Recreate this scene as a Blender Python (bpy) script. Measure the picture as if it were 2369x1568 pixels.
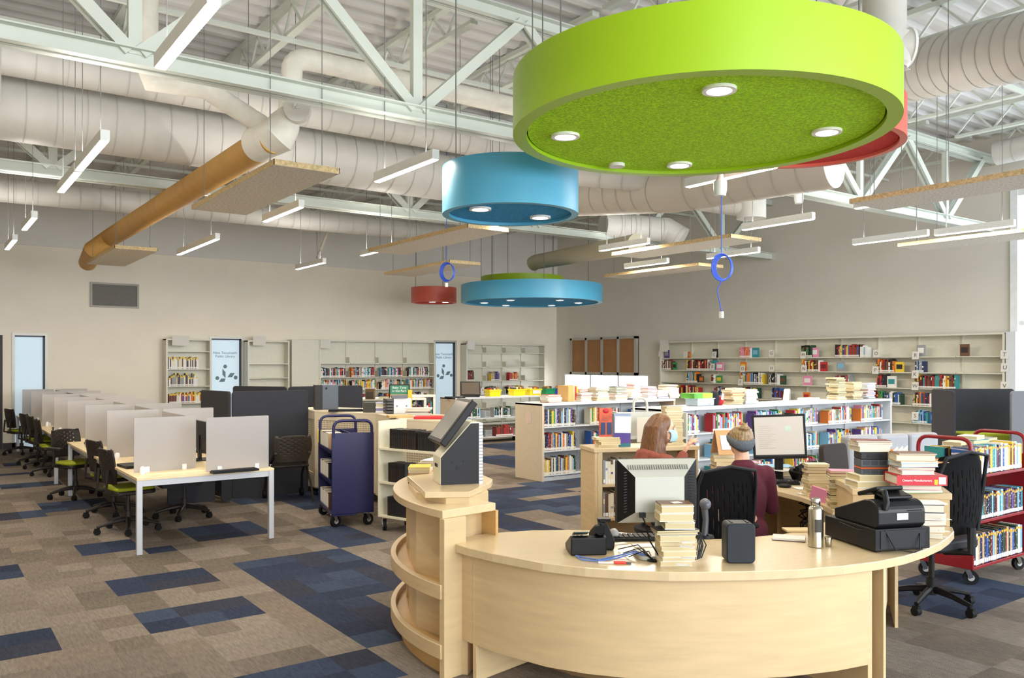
import bpy, bmesh, math, random
from mathutils import Vector, Matrix, Euler
for o in list(bpy.data.objects): bpy.data.objects.remove(o, do_unlink=True)
S = bpy.context.scene
COL = S.collection
PI = math.pi
# ---------------------------------------------------------------- camera, light, exposure
YAW = math.radians(35.8)
FPX = 1920.0; CXP = 1184.5; HYP = 838.0; EYE = 1.75
cam = bpy.data.cameras.new('camera'); camo = bpy.data.objects.new('camera', cam); COL.objects.link(camo)
cam.sensor_width = 36; cam.lens = 36*FPX/2369; cam.shift_y = (HYP-784)/2369
cam.clip_start = .05; cam.clip_end = 200
camo.location = (0, 0, EYE); camo.rotation_euler = (PI/2, 0, -YAW)
S.camera = camo
S.view_settings.view_transform = 'Standard'; S.view_settings.look = 'None'
S.view_settings.exposure = 0.75; S.view_settings.gamma = 1; S.view_settings.use_curve_mapping = False
W = bpy.data.worlds.new('world'); S.world = W; W.use_nodes = True
bg = W.node_tree.nodes['Background']
bg.inputs[0].default_value = (.86, .93, 1, 1); bg.inputs[1].default_value = 1.5
def area(name, loc, rot, sx, sy, power, col):
    l = bpy.data.lights.new(name, 'AREA'); l.shape = 'RECTANGLE'; l.size = sx; l.size_y = sy
    l.energy = power; l.color = col
    o = bpy.data.objects.new(name, l); COL.objects.link(o); o.location = loc; o.rotation_euler = rot
    return o
# daylight through the tall glazing of the right-hand wall, plus an added fill light behind the camera
area('daylight_right', (16.6, 1.2, 2.9), (0, math.radians(90), 0), 5.2, 10.5, 400, (.74, .88, 1))
area('front_fill', (6.0, -9.5, 3.2), (math.radians(90), 0, 0), 20, 6, 1350, (.95, .98, 1))

# ---------------------------------------------------------------- pixel -> place helpers (planes of the room)
sA, cA = math.sin(YAW), math.cos(YAW)
def ray(px, py):
    u = (px-CXP)/FPX; v = (HYP-py)/FPX
    return Vector((cA*u+sA, -sA*u+cA, v))
def onz(px, py, z=0.0):
    r = ray(px, py); t = (z-EYE)/r.z; return Vector((r.x*t, r.y*t, z))
def onX(px, py, X):
    r = ray(px, py); t = X/r.x; return Vector((X, r.y*t, EYE+r.z*t))
def onY(px, py, Y):
    r = ray(px, py); t = Y/r.y; return Vector((r.x*t, Y, EYE+r.z*t))
def ont(px, py, t):
    r = ray(px, py); return Vector((r.x*t, r.y*t, EYE+r.z*t))
# ---------------------------------------------------------------- materials
def lin(h):
    h = h.lstrip('#'); r = []
    for i in (0, 2, 4):
        c = int(h[i:i+2], 16)/255; r.append(c/12.92 if c <= .04045 else ((c+.055)/1.055)**2.4)
    return (*r, 1)
MATS = {}
def mat(name, color='#888888', rough=.5, metal=0, noise=0, nscale=20, bump=0, bscale=80, stretch=None, emit=0, alpha=1, trans=0, coat=0, ecol=None, spec=.5):
    m = bpy.data.materials.new(name); m.use_nodes = True; MATS[name] = m
    nt = m.node_tree; b = nt.nodes['Principled BSDF']; L = nt.links
    c = lin(color) if isinstance(color, str) else color
    b.inputs['Base Color'].default_value = c; b.inputs['Roughness'].default_value = rough
    b.inputs['Metallic'].default_value = metal; b.inputs['Specular IOR Level'].default_value = spec
    if coat: b.inputs['Coat Weight'].default_value = coat; b.inputs['Coat Roughness'].default_value = .2
    if emit:
        b.inputs['Emission Color'].default_value = lin(ecol) if ecol else c
        b.inputs['Emission Strength'].default_value = emit
    if alpha < 1: b.inputs['Alpha'].default_value = alpha
    if trans: b.inputs['Transmission Weight'].default_value = trans
    if noise or bump:
        tc = nt.nodes.new('ShaderNodeTexCoord'); mp = nt.nodes.new('ShaderNodeMapping')
        L.new(tc.outputs['Object'], mp.inputs[0])
        if stretch: mp.inputs['Scale'].default_value = stretch
    if noise:
        n = nt.nodes.new('ShaderNodeTexNoise'); n.inputs['Scale'].default_value = nscale; n.inputs['Detail'].default_value = 5
        L.new(mp.outputs[0], n.inputs[0])
        r = nt.nodes.new('ShaderNodeValToRGB')
        r.color_ramp.elements[0].position = .3; r.color_ramp.elements[1].position = .7
        r.color_ramp.elements[0].color = tuple(max(0, x*(1-noise)) for x in c[:3])+(1,)
        r.color_ramp.elements[1].color = tuple(min(1, x*(1+noise)) for x in c[:3])+(1,)
        L.new(n.outputs[0], r.inputs[0]); L.new(r.outputs[0], b.inputs['Base Color'])
    if bump:
        n = nt.nodes.new('ShaderNodeTexNoise'); n.inputs['Scale'].default_value = bscale; n.inputs['Detail'].default_value = 3
        L.new(mp.outputs[0], n.inputs[0])
        bp = nt.nodes.new('ShaderNodeBump'); bp.inputs['Strength'].default_value = bump; bp.inputs['Distance'].default_value = .01
        L.new(n.outputs[0], bp.inputs['Height']); L.new(bp.outputs[0], b.inputs['Normal'])
    return m
def flat(hexc, rough=.55, metal=0):
    k = 'plain_%s_%d_%d' % (hexc.strip('#'), int(rough*100), int(metal*10))
    return MATS.get(k) or mat(k, hexc, rough, metal, noise=.04, nscale=9)
# object-coloured materials: the colour belongs to each object
def objcol_mat(name, rough=.5, spine=False):
    m = mat(name, '#888888', rough); nt = m.node_tree; b = nt.nodes['Principled BSDF']; L = nt.links
    oi = nt.nodes.new('ShaderNodeObjectInfo')
    if not spine:
        L.new(oi.outputs['Color'], b.inputs['Base Color']); return m
    tc = nt.nodes.new('ShaderNodeTexCoord'); mp = nt.nodes.new('ShaderNodeMapping'); mp.inputs['Scale'].default_value = (1.2, .4, 7)
    L.new(tc.outputs['Object'], mp.inputs[0])
    n = nt.nodes.new('ShaderNodeTexNoise'); n.noise_dimensions = '4D'; n.inputs['Scale'].default_value = 1.6; n.inputs['Detail'].default_value = 2
    L.new(mp.outputs[0], n.inputs[0]); mu = nt.nodes.new('ShaderNodeMath'); mu.operation = 'MULTIPLY'; mu.inputs[1].default_value = 60
    L.new(oi.outputs['Random'], mu.inputs[0]); L.new(mu.outputs[0], n.inputs['W'])
    r = nt.nodes.new('ShaderNodeValToRGB'); r.color_ramp.interpolation = 'CONSTANT'
    e = r.color_ramp.elements; e[0].position = 0; e[0].color = (0, 0, 0, 1); e[1].position = .62; e[1].color = (1, 1, 1, 1)
    L.new(n.outputs[0], r.inputs[0])
    inv = nt.nodes.new('ShaderNodeHueSaturation'); inv.inputs['Hue'].default_value = .56; inv.inputs['Saturation'].default_value = .6; inv.inputs['Value'].default_value = 1.0
    L.new(oi.outputs['Color'], inv.inputs['Color'])
    mixw = nt.nodes.new('ShaderNodeMixRGB'); mixw.inputs[0].default_value = .6; mixw.inputs[2].default_value = (.85, .83, .75, 1)
    L.new(inv.outputs[0], mixw.inputs[1])
    mx = nt.nodes.new('ShaderNodeMixRGB'); L.new(r.outputs[0], mx.inputs[0]); L.new(oi.outputs['Color'], mx.inputs[1]); L.new(mixw.outputs[0], mx.inputs[2])
    L.new(mx.outputs[0], b.inputs['Base Color'])
    return m
def attr_mat(name, rough=.5):
    m = mat(name, '#888888', rough); nt = m.node_tree
    a = nt.nodes.new('ShaderNodeVertexColor'); a.layer_name = 'col'
    nt.links.new(a.outputs[0], nt.nodes['Principled BSDF'].inputs['Base Color']); return m
M_white = mat('white_steel', '#e4e6e2', .45, noise=.03)
M_wtruss = mat('white_truss_paint', '#ced4ca', .5, noise=.04, nscale=3)
M_shelf = mat('putty_shelf_steel', '#dcdacb', .45, noise=.03)
M_shelfw = mat('white_shelf_steel', '#d6dbe0', .4, noise=.02)
M_endp = mat('beige_end_panel', '#d2c4ac', .55, noise=.03)
M_wall = mat('painted_wall', '#f3ebdb', .85, noise=.03, nscale=1.5, bump=.03, bscale=40)
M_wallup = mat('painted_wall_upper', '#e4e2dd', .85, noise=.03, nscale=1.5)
M_wallr = mat('painted_wall_right', '#dedad0', .85, noise=.03, nscale=1.2)
M_deck = mat('roof_deck_paint', '#d0cfcd', .6, noise=.05, nscale=2)
M_duct = mat('painted_duct', '#cecbc4', .5, noise=.04, nscale=4)
M_duct_seam = mat('duct_seam', '#bdbbb5', .5)
M_wrap = mat('duct_insulation_wrap', '#e2ddd0', .65, noise=.06, nscale=8, bump=.5, bscale=22)
M_tan = mat('duct_warm_light_tan', '#c99a4e', .6, noise=.06, nscale=6, bump=.3, bscale=20)  # tan holds the warm light on the duct, put into its colour
M_wood = mat('maple_laminate', '#cfb68c', .42, noise=.07, nscale=3.2, stretch=(1, 1, 9), coat=.15)
M_woodt = mat('maple_laminate_top', '#d3bd96', .3, noise=.05, nscale=4, stretch=(2, 9, 2), coat=.25)
M_woodd = mat('maple_edge', '#c8a268', .42, noise=.08, nscale=5, stretch=(1, 1, 7))
M_black = mat('black_plastic', '#0e0e10', .45, noise=.1, nscale=30, spec=.3)
M_blackr = mat('black_rubber', '#0e0e0e', .7, spec=.25)
M_dk = mat('dark_grey_plastic', '#1b1c20', .5, noise=.06, spec=.3)
M_grey = mat('grey_plastic', '#a5a8a6', .4)
M_silver = mat('silver_plastic', '#b3b3a8', .35, metal=.1)
M_chrome = mat('chrome', '#c8c8c8', .18, metal=1)
M_steel = mat('brushed_steel', '#b9b3a4', .25, metal=1, noise=.1, nscale=6, stretch=(1, 1, .1))
M_chair = mat('brown_black_chair_plastic', '#1c1613', .5, noise=.1)
M_lime = mat('lime_fabric', '#9ba41f', .9, noise=.12, nscale=60, bump=.2, bscale=200)
M_limes = mat('lime_drum_paint', '#9cc414', .35, noise=.015, nscale=2)
M_limef = mat('lime_felt', '#a6dc00', .95, noise=.3, nscale=55, bump=.6, bscale=90)
M_blues = mat('blue_drum_paint', '#4fa9cf', .4, noise=.015, nscale=2)
M_bluef = mat('blue_felt', '#2590cc', .95, noise=.25, nscale=60, bump=.5, bscale=90)
M_reds = mat('red_drum_paint', '#d4604f', .4, noise=.015, nscale=2)
M_redf = mat('red_felt', '#c9322e', .95, noise=.2, nscale=60, bump=.5, bscale=90)
M_panel = mat('mineral_wool_panel', '#dcd6ca', .95, noise=.22, nscale=42, bump=.5, bscale=60)
M_panele = mat('wool_edge_warm_light', '#c8b084', .95, noise=.3, nscale=48, bump=.5, bscale=60)  # edge tone tinted toward tan for the warm light on the panels
M_led = mat('led_diffuser', '#ffffff', .5, emit=14, ecol='#ffeedd')
M_down = mat('downlight_lens', '#ffffff', .5, emit=30, ecol='#fff3e2')
M_carrel = mat('charcoal_fabric_panel', '#303137', .95, noise=.1, nscale=120, bump=.15, bscale=200)
M_blue = mat('navy_enamel', '#11114a', .35, noise=.03)
M_redc = mat('cherry_red_enamel', '#86101f', .35, noise=.03)
M_cream = mat('cream_enamel', '#e2dcc2', .4, noise=.03)
M_perf = None
M_paper = mat('paper', '#dedbd4', .8)
M_pages = mat('book_page_edges', '#ccbd94', .85, noise=.15, nscale=9, stretch=(.5, .5, 30))
M_pagew = mat('white_page_edges', '#d2ccbc', .85, noise=.08, nscale=9, stretch=(.5, .5, 30))
M_cover = objcol_mat('book_cover', .4, True)
M_coverp = objcol_mat('plain_cover', .45)
M_stick = mat('spine_label', '#dedcd4', .6)
M_orange = mat('orange_sticker', '#e0a020', .6)
M_attr = attr_mat('coloured_spines')
M_cable = mat('thin_wire', '#6e6e6c', .6)
M_blackm = mat('black_mesh_fabric', '#0a0a0b', .85, spec=.15)
M_glassf = mat('frosted_glass_daylight_glow', '#c4dae6', .45, noise=.05, nscale=1.5, emit=.22, ecol='#cfe4f4')  # slight emission stands in for daylight behind the back-wall panes
M_alu = mat('aluminium_frame', '#b9b7b0', .4, metal=.3)
M_darkf = mat('dark_frame', '#3e4a5c', .5)

# ---------------------------------------------------------------- mesh builder
class MB:
    def __init__(s): s.v = []; s.f = []; s.m = []; s.sm = []
    def add(s, vs, fs, mi=0, smooth=False):
        k = len(s.v); s.v += [tuple(v) for v in vs]
        for f in fs: s.f.append(tuple(i+k for i in f)); s.m.append(mi); s.sm.append(smooth)
        return s
    def box(s, x0, x1, y0, y1, z0, z1, mi=0, mat4=None):
        vs = [Vector((x, y, z)) for z in (z0, z1) for y in (y0, y1) for x in (x0, x1)]
        if mat4 is not None: vs = [mat4 @ v for v in vs]
        return s.add(vs, [(0, 2, 3, 1), (4, 5, 7, 6), (0, 1, 5, 4), (2, 6, 7, 3), (0, 4, 6, 2), (1, 3, 7, 5)], mi)
    def cbox(s, c, d, mi=0, rot=None):
        m4 = Matrix.Translation(c) @ (Euler(rot).to_matrix().to_4x4() if rot else Matrix())
        return s.box(-d[0]/2, d[0]/2, -d[1]/2, d[1]/2, -d[2]/2, d[2]/2, mi, m4)
    def tube(s, pts, r, n=10, mi=0, caps=True, smooth=True, flatn=None):
        pts = [Vector(p) for p in pts]; R = r if isinstance(r, (list, tuple)) else [r]*len(pts)
        up = None; rings = []; vs = []
        for i, p in enumerate(pts):
            if i == 0: d = pts[1]-p
            elif i == len(pts)-1: d = p-pts[i-1]
            else: d = (p-pts[i-1]).normalized()+(pts[i+1]-p).normalized()
            d = d.normalized() if d.length > 1e-9 else Vector((0, 0, 1))
            if up is None: up = Vector((0, 0, 1)) if abs(d.z) < .9 else Vector((1, 0, 0))
            x = d.cross(up)
            if x.length < 1e-6: x = d.cross(Vector((0, 1, 0)))
            x.normalize(); y = x.cross(d).normalized(); up = y
            for k in range(n):
                a = 2*PI*(k+.5)/n; vs.append(p+(x*math.cos(a)+y*math.sin(a))*R[i])
        fs = []
        for i in range(len(pts)-1):
            for k in range(n):
                a = i*n+k; b = i*n+(k+1) % n; fs.append((a, a+n, b+n, b))
        s.add(vs, fs, mi, smooth)
        if caps:
            k = len(s.v)-len(vs)
            s.f.append(tuple(k+j for j in range(n))); s.m.append(mi); s.sm.append(False)
            k2 = len(s.v)-n; s.f.append(tuple(k2+j for j in reversed(range(n)))); s.m.append(mi); s.sm.append(False)
        return s
    def bar(s, p, q, w, h, mi=0):
        p = Vector(p); q = Vector(q); d = q-p; L = d.length; d.normalize()
        up = Vector((0, 0, 1)) if abs(d.z) < .95 else Vector((1, 0, 0))
        x = d.cross(up).normalized(); y = x.cross(d)
        vs = []
        for e in (p, q):
            for a, b in ((-1, -1), (1, -1), (1, 1), (-1, 1)): vs.append(e+x*a*w/2+y*b*h/2)
        return s.add(vs, [(0, 1, 2, 3), (7, 6, 5, 4), (0, 4, 5, 1), (1, 5, 6, 2), (2, 6, 7, 3), (3, 7, 4, 0)], mi)
    def prism(s, poly, z0, z1, mi=0, smooth=False):
        n = len(poly); ar = sum(poly[i][0]*poly[(i+1) % n][1]-poly[(i+1) % n][0]*poly[i][1] for i in range(n))
        if ar < 0: poly = poly[::-1]
        vs = [(x, y, z0) for x, y in poly]+[(x, y, z1) for x, y in poly]
        k = len(s.v); s.v += vs
        s.f.append(tuple(k+i for i in reversed(range(n)))); s.m.append(mi); s.sm.append(False)
        s.f.append(tuple(k+n+i for i in range(n))); s.m.append(mi); s.sm.append(False)
        for i in range(n):
            j = (i+1) % n; s.f.append((k+i, k+j, k+n+j, k+n+i)); s.m.append(mi); s.sm.append(smooth)
        return s
    def lathe(s, prof, n=32, mi=0, c=(0, 0, 0), smooth=True, mat4=None):
        vs = []
        for r, z in prof:
            for k in range(n):
                a = 2*PI*k/n; v = Vector((c[0]+r*math.cos(a), c[1]+r*math.sin(a), c[2]+z)); vs.append(mat4 @ v if mat4 is not None else v)
        fs = []
        for i in range(len(prof)-1):
            for k in range(n):
                a = i*n+k; b = i*n+(k+1) % n; fs.append((a, b, b+n, a+n))
        s.add(vs, fs, mi, smooth)
        k = len(s.v)-len(vs)
        s.f.append(tuple(k+j for j in reversed(range(n)))); s.m.append(mi); s.sm.append(False)
        k2 = len(s.v)-n; s.f.append(tuple(k2+j for j in range(n))); s.m.append(mi); s.sm.append(False)
        return s
    def ring(s, r0, r1, z0, z1, n=64, mi=0, c=(0, 0), a0=0, a1=2*PI):
        full = abs(a1-a0-2*PI) < 1e-6; m = n if full else n+1; vs = []
        for k in range(m):
            a = a0+(a1-a0)*k/n; ca, sa = math.cos(a), math.sin(a)
            for r, z in ((r0, z0), (r1, z0), (r1, z1), (r0, z1)): vs.append((c[0]+r*ca, c[1]+r*sa, z))
        fs = []
        for k in range(n):
            a = 4*k; b = 4*((k+1) % m)
            fs += [(a, b, b+1, a+1), (a+1, b+1, b+2, a+2), (a+2, b+2, b+3, a+3), (a+3, b+3, b, a)]
        s.add(vs, fs, mi, True)
        if not full: s.add([], []); k = len(s.v)-len(vs); s.f += [(k, k+1, k+2, k+3), tuple(k+4*n+j for j in (3, 2, 1, 0))]; s.m += [mi, mi]; s.sm += [False, False]
        return s
    def ell(s, c, r, n=16, mi=0, rot=None):
        vs = []; m4 = Euler(rot).to_matrix() if rot else None; h = n//2
        for i in range(h+1):
            th = PI*i/h
            for k in range(n):
                a = 2*PI*k/n; v = Vector((r[0]*math.sin(th)*math.cos(a), r[1]*math.sin(th)*math.sin(a), r[2]*math.cos(th)))
                if m4 is not None: v = m4 @ v
                vs.append(v+Vector(c))
        fs = []
        for i in range(h):
            for k in range(n):
                a = i*n+k; b = i*n+(k+1) % n; fs.append((a, a+n, b+n, b))
        return s.add(vs, fs, mi, True)
    def mesh(s, name, mats):
        me = bpy.data.meshes.new(name); me.from_pydata(s.v, [], s.f)
        for m in (mats if isinstance(mats, (list, tuple)) else [mats]): me.materials.append(m)
        me.polygons.foreach_set('material_index', s.m); me.polygons.foreach_set('use_smooth', s.sm)
        me.update()
        if any(s.sm): me.set_sharp_from_angle(angle=.7)
        return me
    def build(s, name, mats, parent=None, bevel=0, loc=None, rot=None, scale=None, segs=2):
        o = bpy.data.objects.new(name, s.mesh(name, mats)); COL.objects.link(o)
        if parent: o.parent = parent
        if loc is not None: o.location = loc
        if rot is not None: o.rotation_euler = rot
        if bevel:
            b = o.modifiers.new('bevel', 'BEVEL'); b.width = bevel; b.segments = segs; b.limit_method = 'ANGLE'; b.angle_limit = .6
        return o
def tag(o, label=None, cat=None, group=None, kind=None):
    if label: o['label'] = label
    if cat: o['category'] = cat
    if group: o['group'] = group
    if kind: o['kind'] = kind
    return o
def thing(name, label, cat, loc=(0, 0, 0), rz=0, group=None):
    o = bpy.data.objects.new(name, None); COL.objects.link(o); o.empty_display_size = .1
    o.location = loc; o.rotation_euler = (0, 0, rz); return tag(o, label, cat, group)
def tree(o):
    return [(c, tree(c)) for c in o.children]
def dup(o, loc=None, rz=None, label=None, group=None, parent=None):
    c = o.copy(); COL.objects.link(c)
    if parent is not None: c.parent = parent
    if loc is not None: c.location = loc
    if rz is not None: c.rotation_euler = (0, 0, rz)
    if label: c['label'] = label
    if group: c['group'] = group
    for ch in list(o.children): dup(ch, parent=c)
    return c
def rrect(x0, x1, y0, y1, r, n=5):
    P = []
    for cx, cy, a in ((x1-r, y1-r, 0), (x0+r, y1-r, PI/2), (x0+r, y0+r, PI), (x1-r, y0+r, 1.5*PI)):
        for k in range(n+1): P.append((cx+r*math.cos(a+k*PI/2/n), cy+r*math.sin(a+k*PI/2/n)))
    return P
def vprism(mb, poly, y0, y1, mi=0, smooth=False, mat4=None):
    """polygon in x,z extruded along y"""
    t = MB(); t.prism(poly, y0, y1, 0, smooth)
    vs = [Vector((x, z, y)) for x, y, z in t.v]
    if mat4 is not None: vs = [mat4 @ v for v in vs]
    return mb.add(vs, [tuple(reversed(f)) for f in t.f], mi, smooth)
def text(name, body, size, m, parent, loc, rot, depth=.001, align='CENTER', sx=1):
    cu = bpy.data.curves.new(name, 'FONT'); cu.body = body; cu.size = size; cu.extrude = depth; cu.align_x = align; cu.align_y = 'CENTER'
    o = bpy.data.objects.new(name, cu); COL.objects.link(o)
    dg = bpy.context.evaluated_depsgraph_get(); me = bpy.data.meshes.new_from_object(o.evaluated_get(dg))
    bpy.data.objects.remove(o); me.materials.clear(); me.materials.append(m)
    o = bpy.data.objects.new(name, me); COL.objects.link(o); o.parent = parent; o.location = loc; o.rotation_euler = rot; o.scale = (sx, 1, 1)
    return o
def fuse(name, mb, voxel, m, parent=None, smooth=2):
    """one continuous surface grown over the shapes in mb"""
    o = bpy.data.objects.new(name, mb.mesh(name, m)); COL.objects.link(o)
    r = o.modifiers.new('r', 'REMESH'); r.mode = 'VOXEL'; r.voxel_size = voxel; r.use_smooth_shade = True
    if smooth: k = o.modifiers.new('s', 'SMOOTH'); k.iterations = smooth; k.factor = .6
    dg = bpy.context.evaluated_depsgraph_get(); me = bpy.data.meshes.new_from_object(o.evaluated_get(dg))
    bpy.data.objects.remove(o); me.name = name
    me.materials.clear(); me.materials.append(m)
    for p in me.polygons: p.use_smooth = True
    o = bpy.data.objects.new(name, me); COL.objects.link(o)
    if parent: o.parent = parent
    return o
def ordn(k):
    return '%d%s' % (k, 'th' if 10 <= k % 100 <= 20 else {1: 'st', 2: 'nd', 3: 'rd'}.get(k % 10, 'th'))
# ================================================================ the shell
XR, YB, XL, YF, ZD = 15.8, 19.6, -3.0, -4.4, 5.8
random.seed(4)
def structure(o): o['kind'] = 'structure'; return o
# carpet: one mesh of quarter tiles
def carpet():
    m = mat('carpet_tiles', '#888888', .97, spec=.1); nt = m.node_tree; b = nt.nodes['Principled BSDF']; L = nt.links
    a = nt.nodes.new('ShaderNodeVertexColor'); a.layer_name = 'col'
    tc = nt.nodes.new('ShaderNodeTexCoord')
    def nz(sc, det, st):
        mp = nt.nodes.new('ShaderNodeMapping'); mp.inputs['Scale'].default_value = st; L.new(tc.outputs['Object'], mp.inputs[0])
        n = nt.nodes.new('ShaderNodeTexNoise'); n.inputs['Scale'].default_value = sc; n.inputs['Detail'].default_value = det
        L.new(mp.outputs[0], n.inputs[0]); return n
    n1 = nz(160, 3, (1, 1, 1)); n2 = nz(9, 4, (7, 1.2, 1))
    ad = nt.nodes.new('ShaderNodeMath'); ad.operation = 'ADD'; L.new(n1.outputs[0], ad.inputs[0]); L.new(n2.outputs[0], ad.inputs[1])
    r = nt.nodes.new('ShaderNodeMapRange'); r.inputs[1].default_value = .7; r.inputs[2].default_value = 1.3; r.inputs[3].default_value = .72; r.inputs[4].default_value = 1.28
    L.new(ad.outputs[0], r.inputs[0])
    mx = nt.nodes.new('ShaderNodeMixRGB'); mx.blend_type = 'MULTIPLY'; mx.inputs[0].default_value = 1
    L.new(a.outputs[0], mx.inputs[1]); L.new(r.outputs[0], mx.inputs[2]); L.new(mx.outputs[0], b.inputs['Base Color'])
    bp = nt.nodes.new('ShaderNodeBump'); bp.inputs['Strength'].default_value = .4; bp.inputs['Distance'].default_value = .01
    L.new(n1.outputs[0], bp.inputs['Height']); L.new(bp.outputs[0], b.inputs['Normal'])
    blue = [(2.245, 3.27, 5.7, 7.3), (2.245, 2.76, 4.64, 5.7), (1.24, 2.245, 4.1, 4.64), (2.245, 2.98, 8.35, 9.15), (3.27, 3.77, 7.3, 8.35),
            (1.24, 1.76, 8.4, 8.95), (1.76, 2.0, 8.05, 8.35), (.23, .74, 5.7, 6.25), (.23, .74, 7.9, 8.42), (1.24, 2.0, 6.8, 7.35), (1.24, 2.0, 5.7, 6.25),
            (1.24, 1.6, 16.4, 16.9), (1.0, 1.6, 14.9, 15.3), (1.0, 1.8, 13.4, 13.9), (1.2, 2.1, 11.1, 11.7), (.6, 1.24, 10.65, 11.17),
            (3.8, 4.6, 9.4, 11.2), (3.3, 4.0, 10.2, 11), (7.0, 8.8, 9.0, 9.6), (5.0, 8.9, 7.4, 9.3), (5.0, 5.6, 6.2, 7.3), (6.4, 7.0, 6.6, 7.4), (8.0, 9.1, 11.0, 12.8),
            (5.9, 7.05, 2.75, 3.55), (8.2, 9.4, 3.3, 4.6), (9.5, 11, 13.5, 14.6)]
    notblue = [(5.6, 6.1, 7.4, 7.75), (6.4, 7.4, 8.3, 8.6), (7.4, 8.1, 8.6, 8.9), (3.27, 3.6, 7.3, 7.3)]
    beige = ['#7b7168', '#837a70', '#746a60', '#786f66', '#6e665d', '#80756a', '#857c72', '#6f665c']
    blues = ['#323a4e', '#384156', '#30384a', '#3d485c', '#383b48']
    v = []; f = []; cols = []; dx, dy = .2525, .265; x0 = 1.24-17*dx; y0 = 4.11-33*dy
    nx = int((XR+.3-x0)/dx)+1; ny = int((YB+.3-y0)/dy)+1
    for j in range(ny+1):
        for i in range(nx+1): v.append((x0+i*dx, y0+j*dy, 0))
    for j in range(ny):
        for i in range(nx):
            f.append((j*(nx+1)+i, j*(nx+1)+i+1, (j+1)*(nx+1)+i+1, (j+1)*(nx+1)+i)); cx = x0+(i+.5)*dx; cy = y0+(j+.5)*dy
            isb = any(a <= cx <= b_ and c <= cy <= d for a, b_, c, d in blue) and not any(a <= cx <= b_ and c <= cy <= d for a, b_, c, d in notblue)
            rr = random.Random((i//2)*7919+(j//2)*104729+13*((i+j) % 3 == 0)); c = rr.choice(blues if isb else beige)
            k = random.uniform(.93, 1.07)
            cols.append(tuple(min(1, q*k) for q in lin(c)[:3])+(1,))
    me = bpy.data.meshes.new('floor'); me.from_pydata(v, [], f); me.materials.append(m)
    at = me.color_attributes.new('col', 'FLOAT_COLOR', 'CORNER'); at.data.foreach_set('color', [q for c in cols for _ in range(4) for q in c])
    o = bpy.data.objects.new('floor', me); COL.objects.link(o); structure(o)
carpet()
structure(MB().box(x0 := -3.2, 16.2, -4.6, 20, -.25, -.03).build('floor_slab', flat('#777777')))
# back wall with two glazed slots and a door; upper band steps out 3 cm
def wall_back():
    gl = [(onY(34, 900, YB).x, onY(104, 900, YB).x, 2.3), (onY(489, 900, YB).x, onY(558, 900, YB).x, 2.3), (onY(1007, 900, YB).x, onY(1052, 900, YB).x, 2.3)]
    holes = [(.2, onY(6, 900, YB).x, 2.3)]+gl
    b = MB(); x = XL
    for a, c, h in holes:
        b.box(x, a, YB, YB+.25, 0, h); x = c
    b.box(x, XR+.2, YB, YB+.25, 0, 2.3); b.box(XL, XR+.2, YB, YB+.25, 2.3, 4.15)
    structure(b.build('wall_back', M_wall))
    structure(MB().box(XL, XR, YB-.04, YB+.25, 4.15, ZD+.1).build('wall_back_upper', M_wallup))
    for k, (a, c, h) in enumerate(gl):
        w = MB(); w.box(a-.05, a, YB-.02, YB+.1, 0, h+.05); w.box(c, c+.05, YB-.02, YB+.1, 0, h+.05); w.box(a, c, YB-.02, YB+.1, h, h+.05)
        fr = structure(w.build('window_%d' % (k+1), M_alu))
        MB().box(c-.035, c, YB+.02, YB+.06, 0.1, h).box(a, c, YB+.02, YB+.06, h-.03, h).build('window_frame', M_darkf, fr)
        MB().box(a, c-.035, YB+.05, YB+.07, 0.0, h-.03).build('window_pane', M_glassf, fr)
        if k:
            xm = (a+c-.03)/2; lm = flat('#6d8794', .6)
            text('lettering', 'New Tecumseth\nPublic Library', .082 if k == 1 else .09, lm, fr, (xm, YB+.045, 1.93), (PI/2, 0, 0))
            e = MB()
            def par(pts): e.add([(xm+p[0], YB+.049, 1.5+p[1]) for p in pts], [(0, 1, 2, 3)])
            s_ = .9
            par([(-.07*s_, .12*s_), (.01*s_, .02*s_), (.01*s_, -.14*s_), (-.07*s_, -.04*s_)])
            par([(-.16*s_, -.23*s_), (-.02*s_, -.23*s_), (.01*s_, -.14*s_), (-.1*s_, -.14*s_)])
            par([(.06*s_, -.11*s_), (.18*s_, -.11*s_), (.25*s_, 0), (.13*s_, 0)])
            for cx, cz in ((0, .17), (-.2, -.13), (.27, -.12)):
                e.add([(xm+cx*s_+.045*math.cos(t*PI/8), YB+.049, 1.5+cz*s_+.045*math.sin(t*PI/8)) for t in range(16)], [tuple(range(16))])
            e.build('library_emblem', lm, fr)
    d = structure(MB().box(.2, onY(6, 900, YB).x, YB+.03, YB+.12, 0, 2.3).build('door_1', flat('#2a2226', .5)))
    MB().cbox((1.25, YB-.0, 1.0), (.03, .06, .3)).build('door_handle', M_steel, d)
    structure(MB().box(XL, .2, YB-.02, YB, 0, .12).box(1.46, 1.72, YB-.02, YB, 0, .12).box(2.98, XR, YB-.02, YB, 0, .12).build('baseboard_back', flat('#2d2524', .5)))
wall_back()
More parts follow.
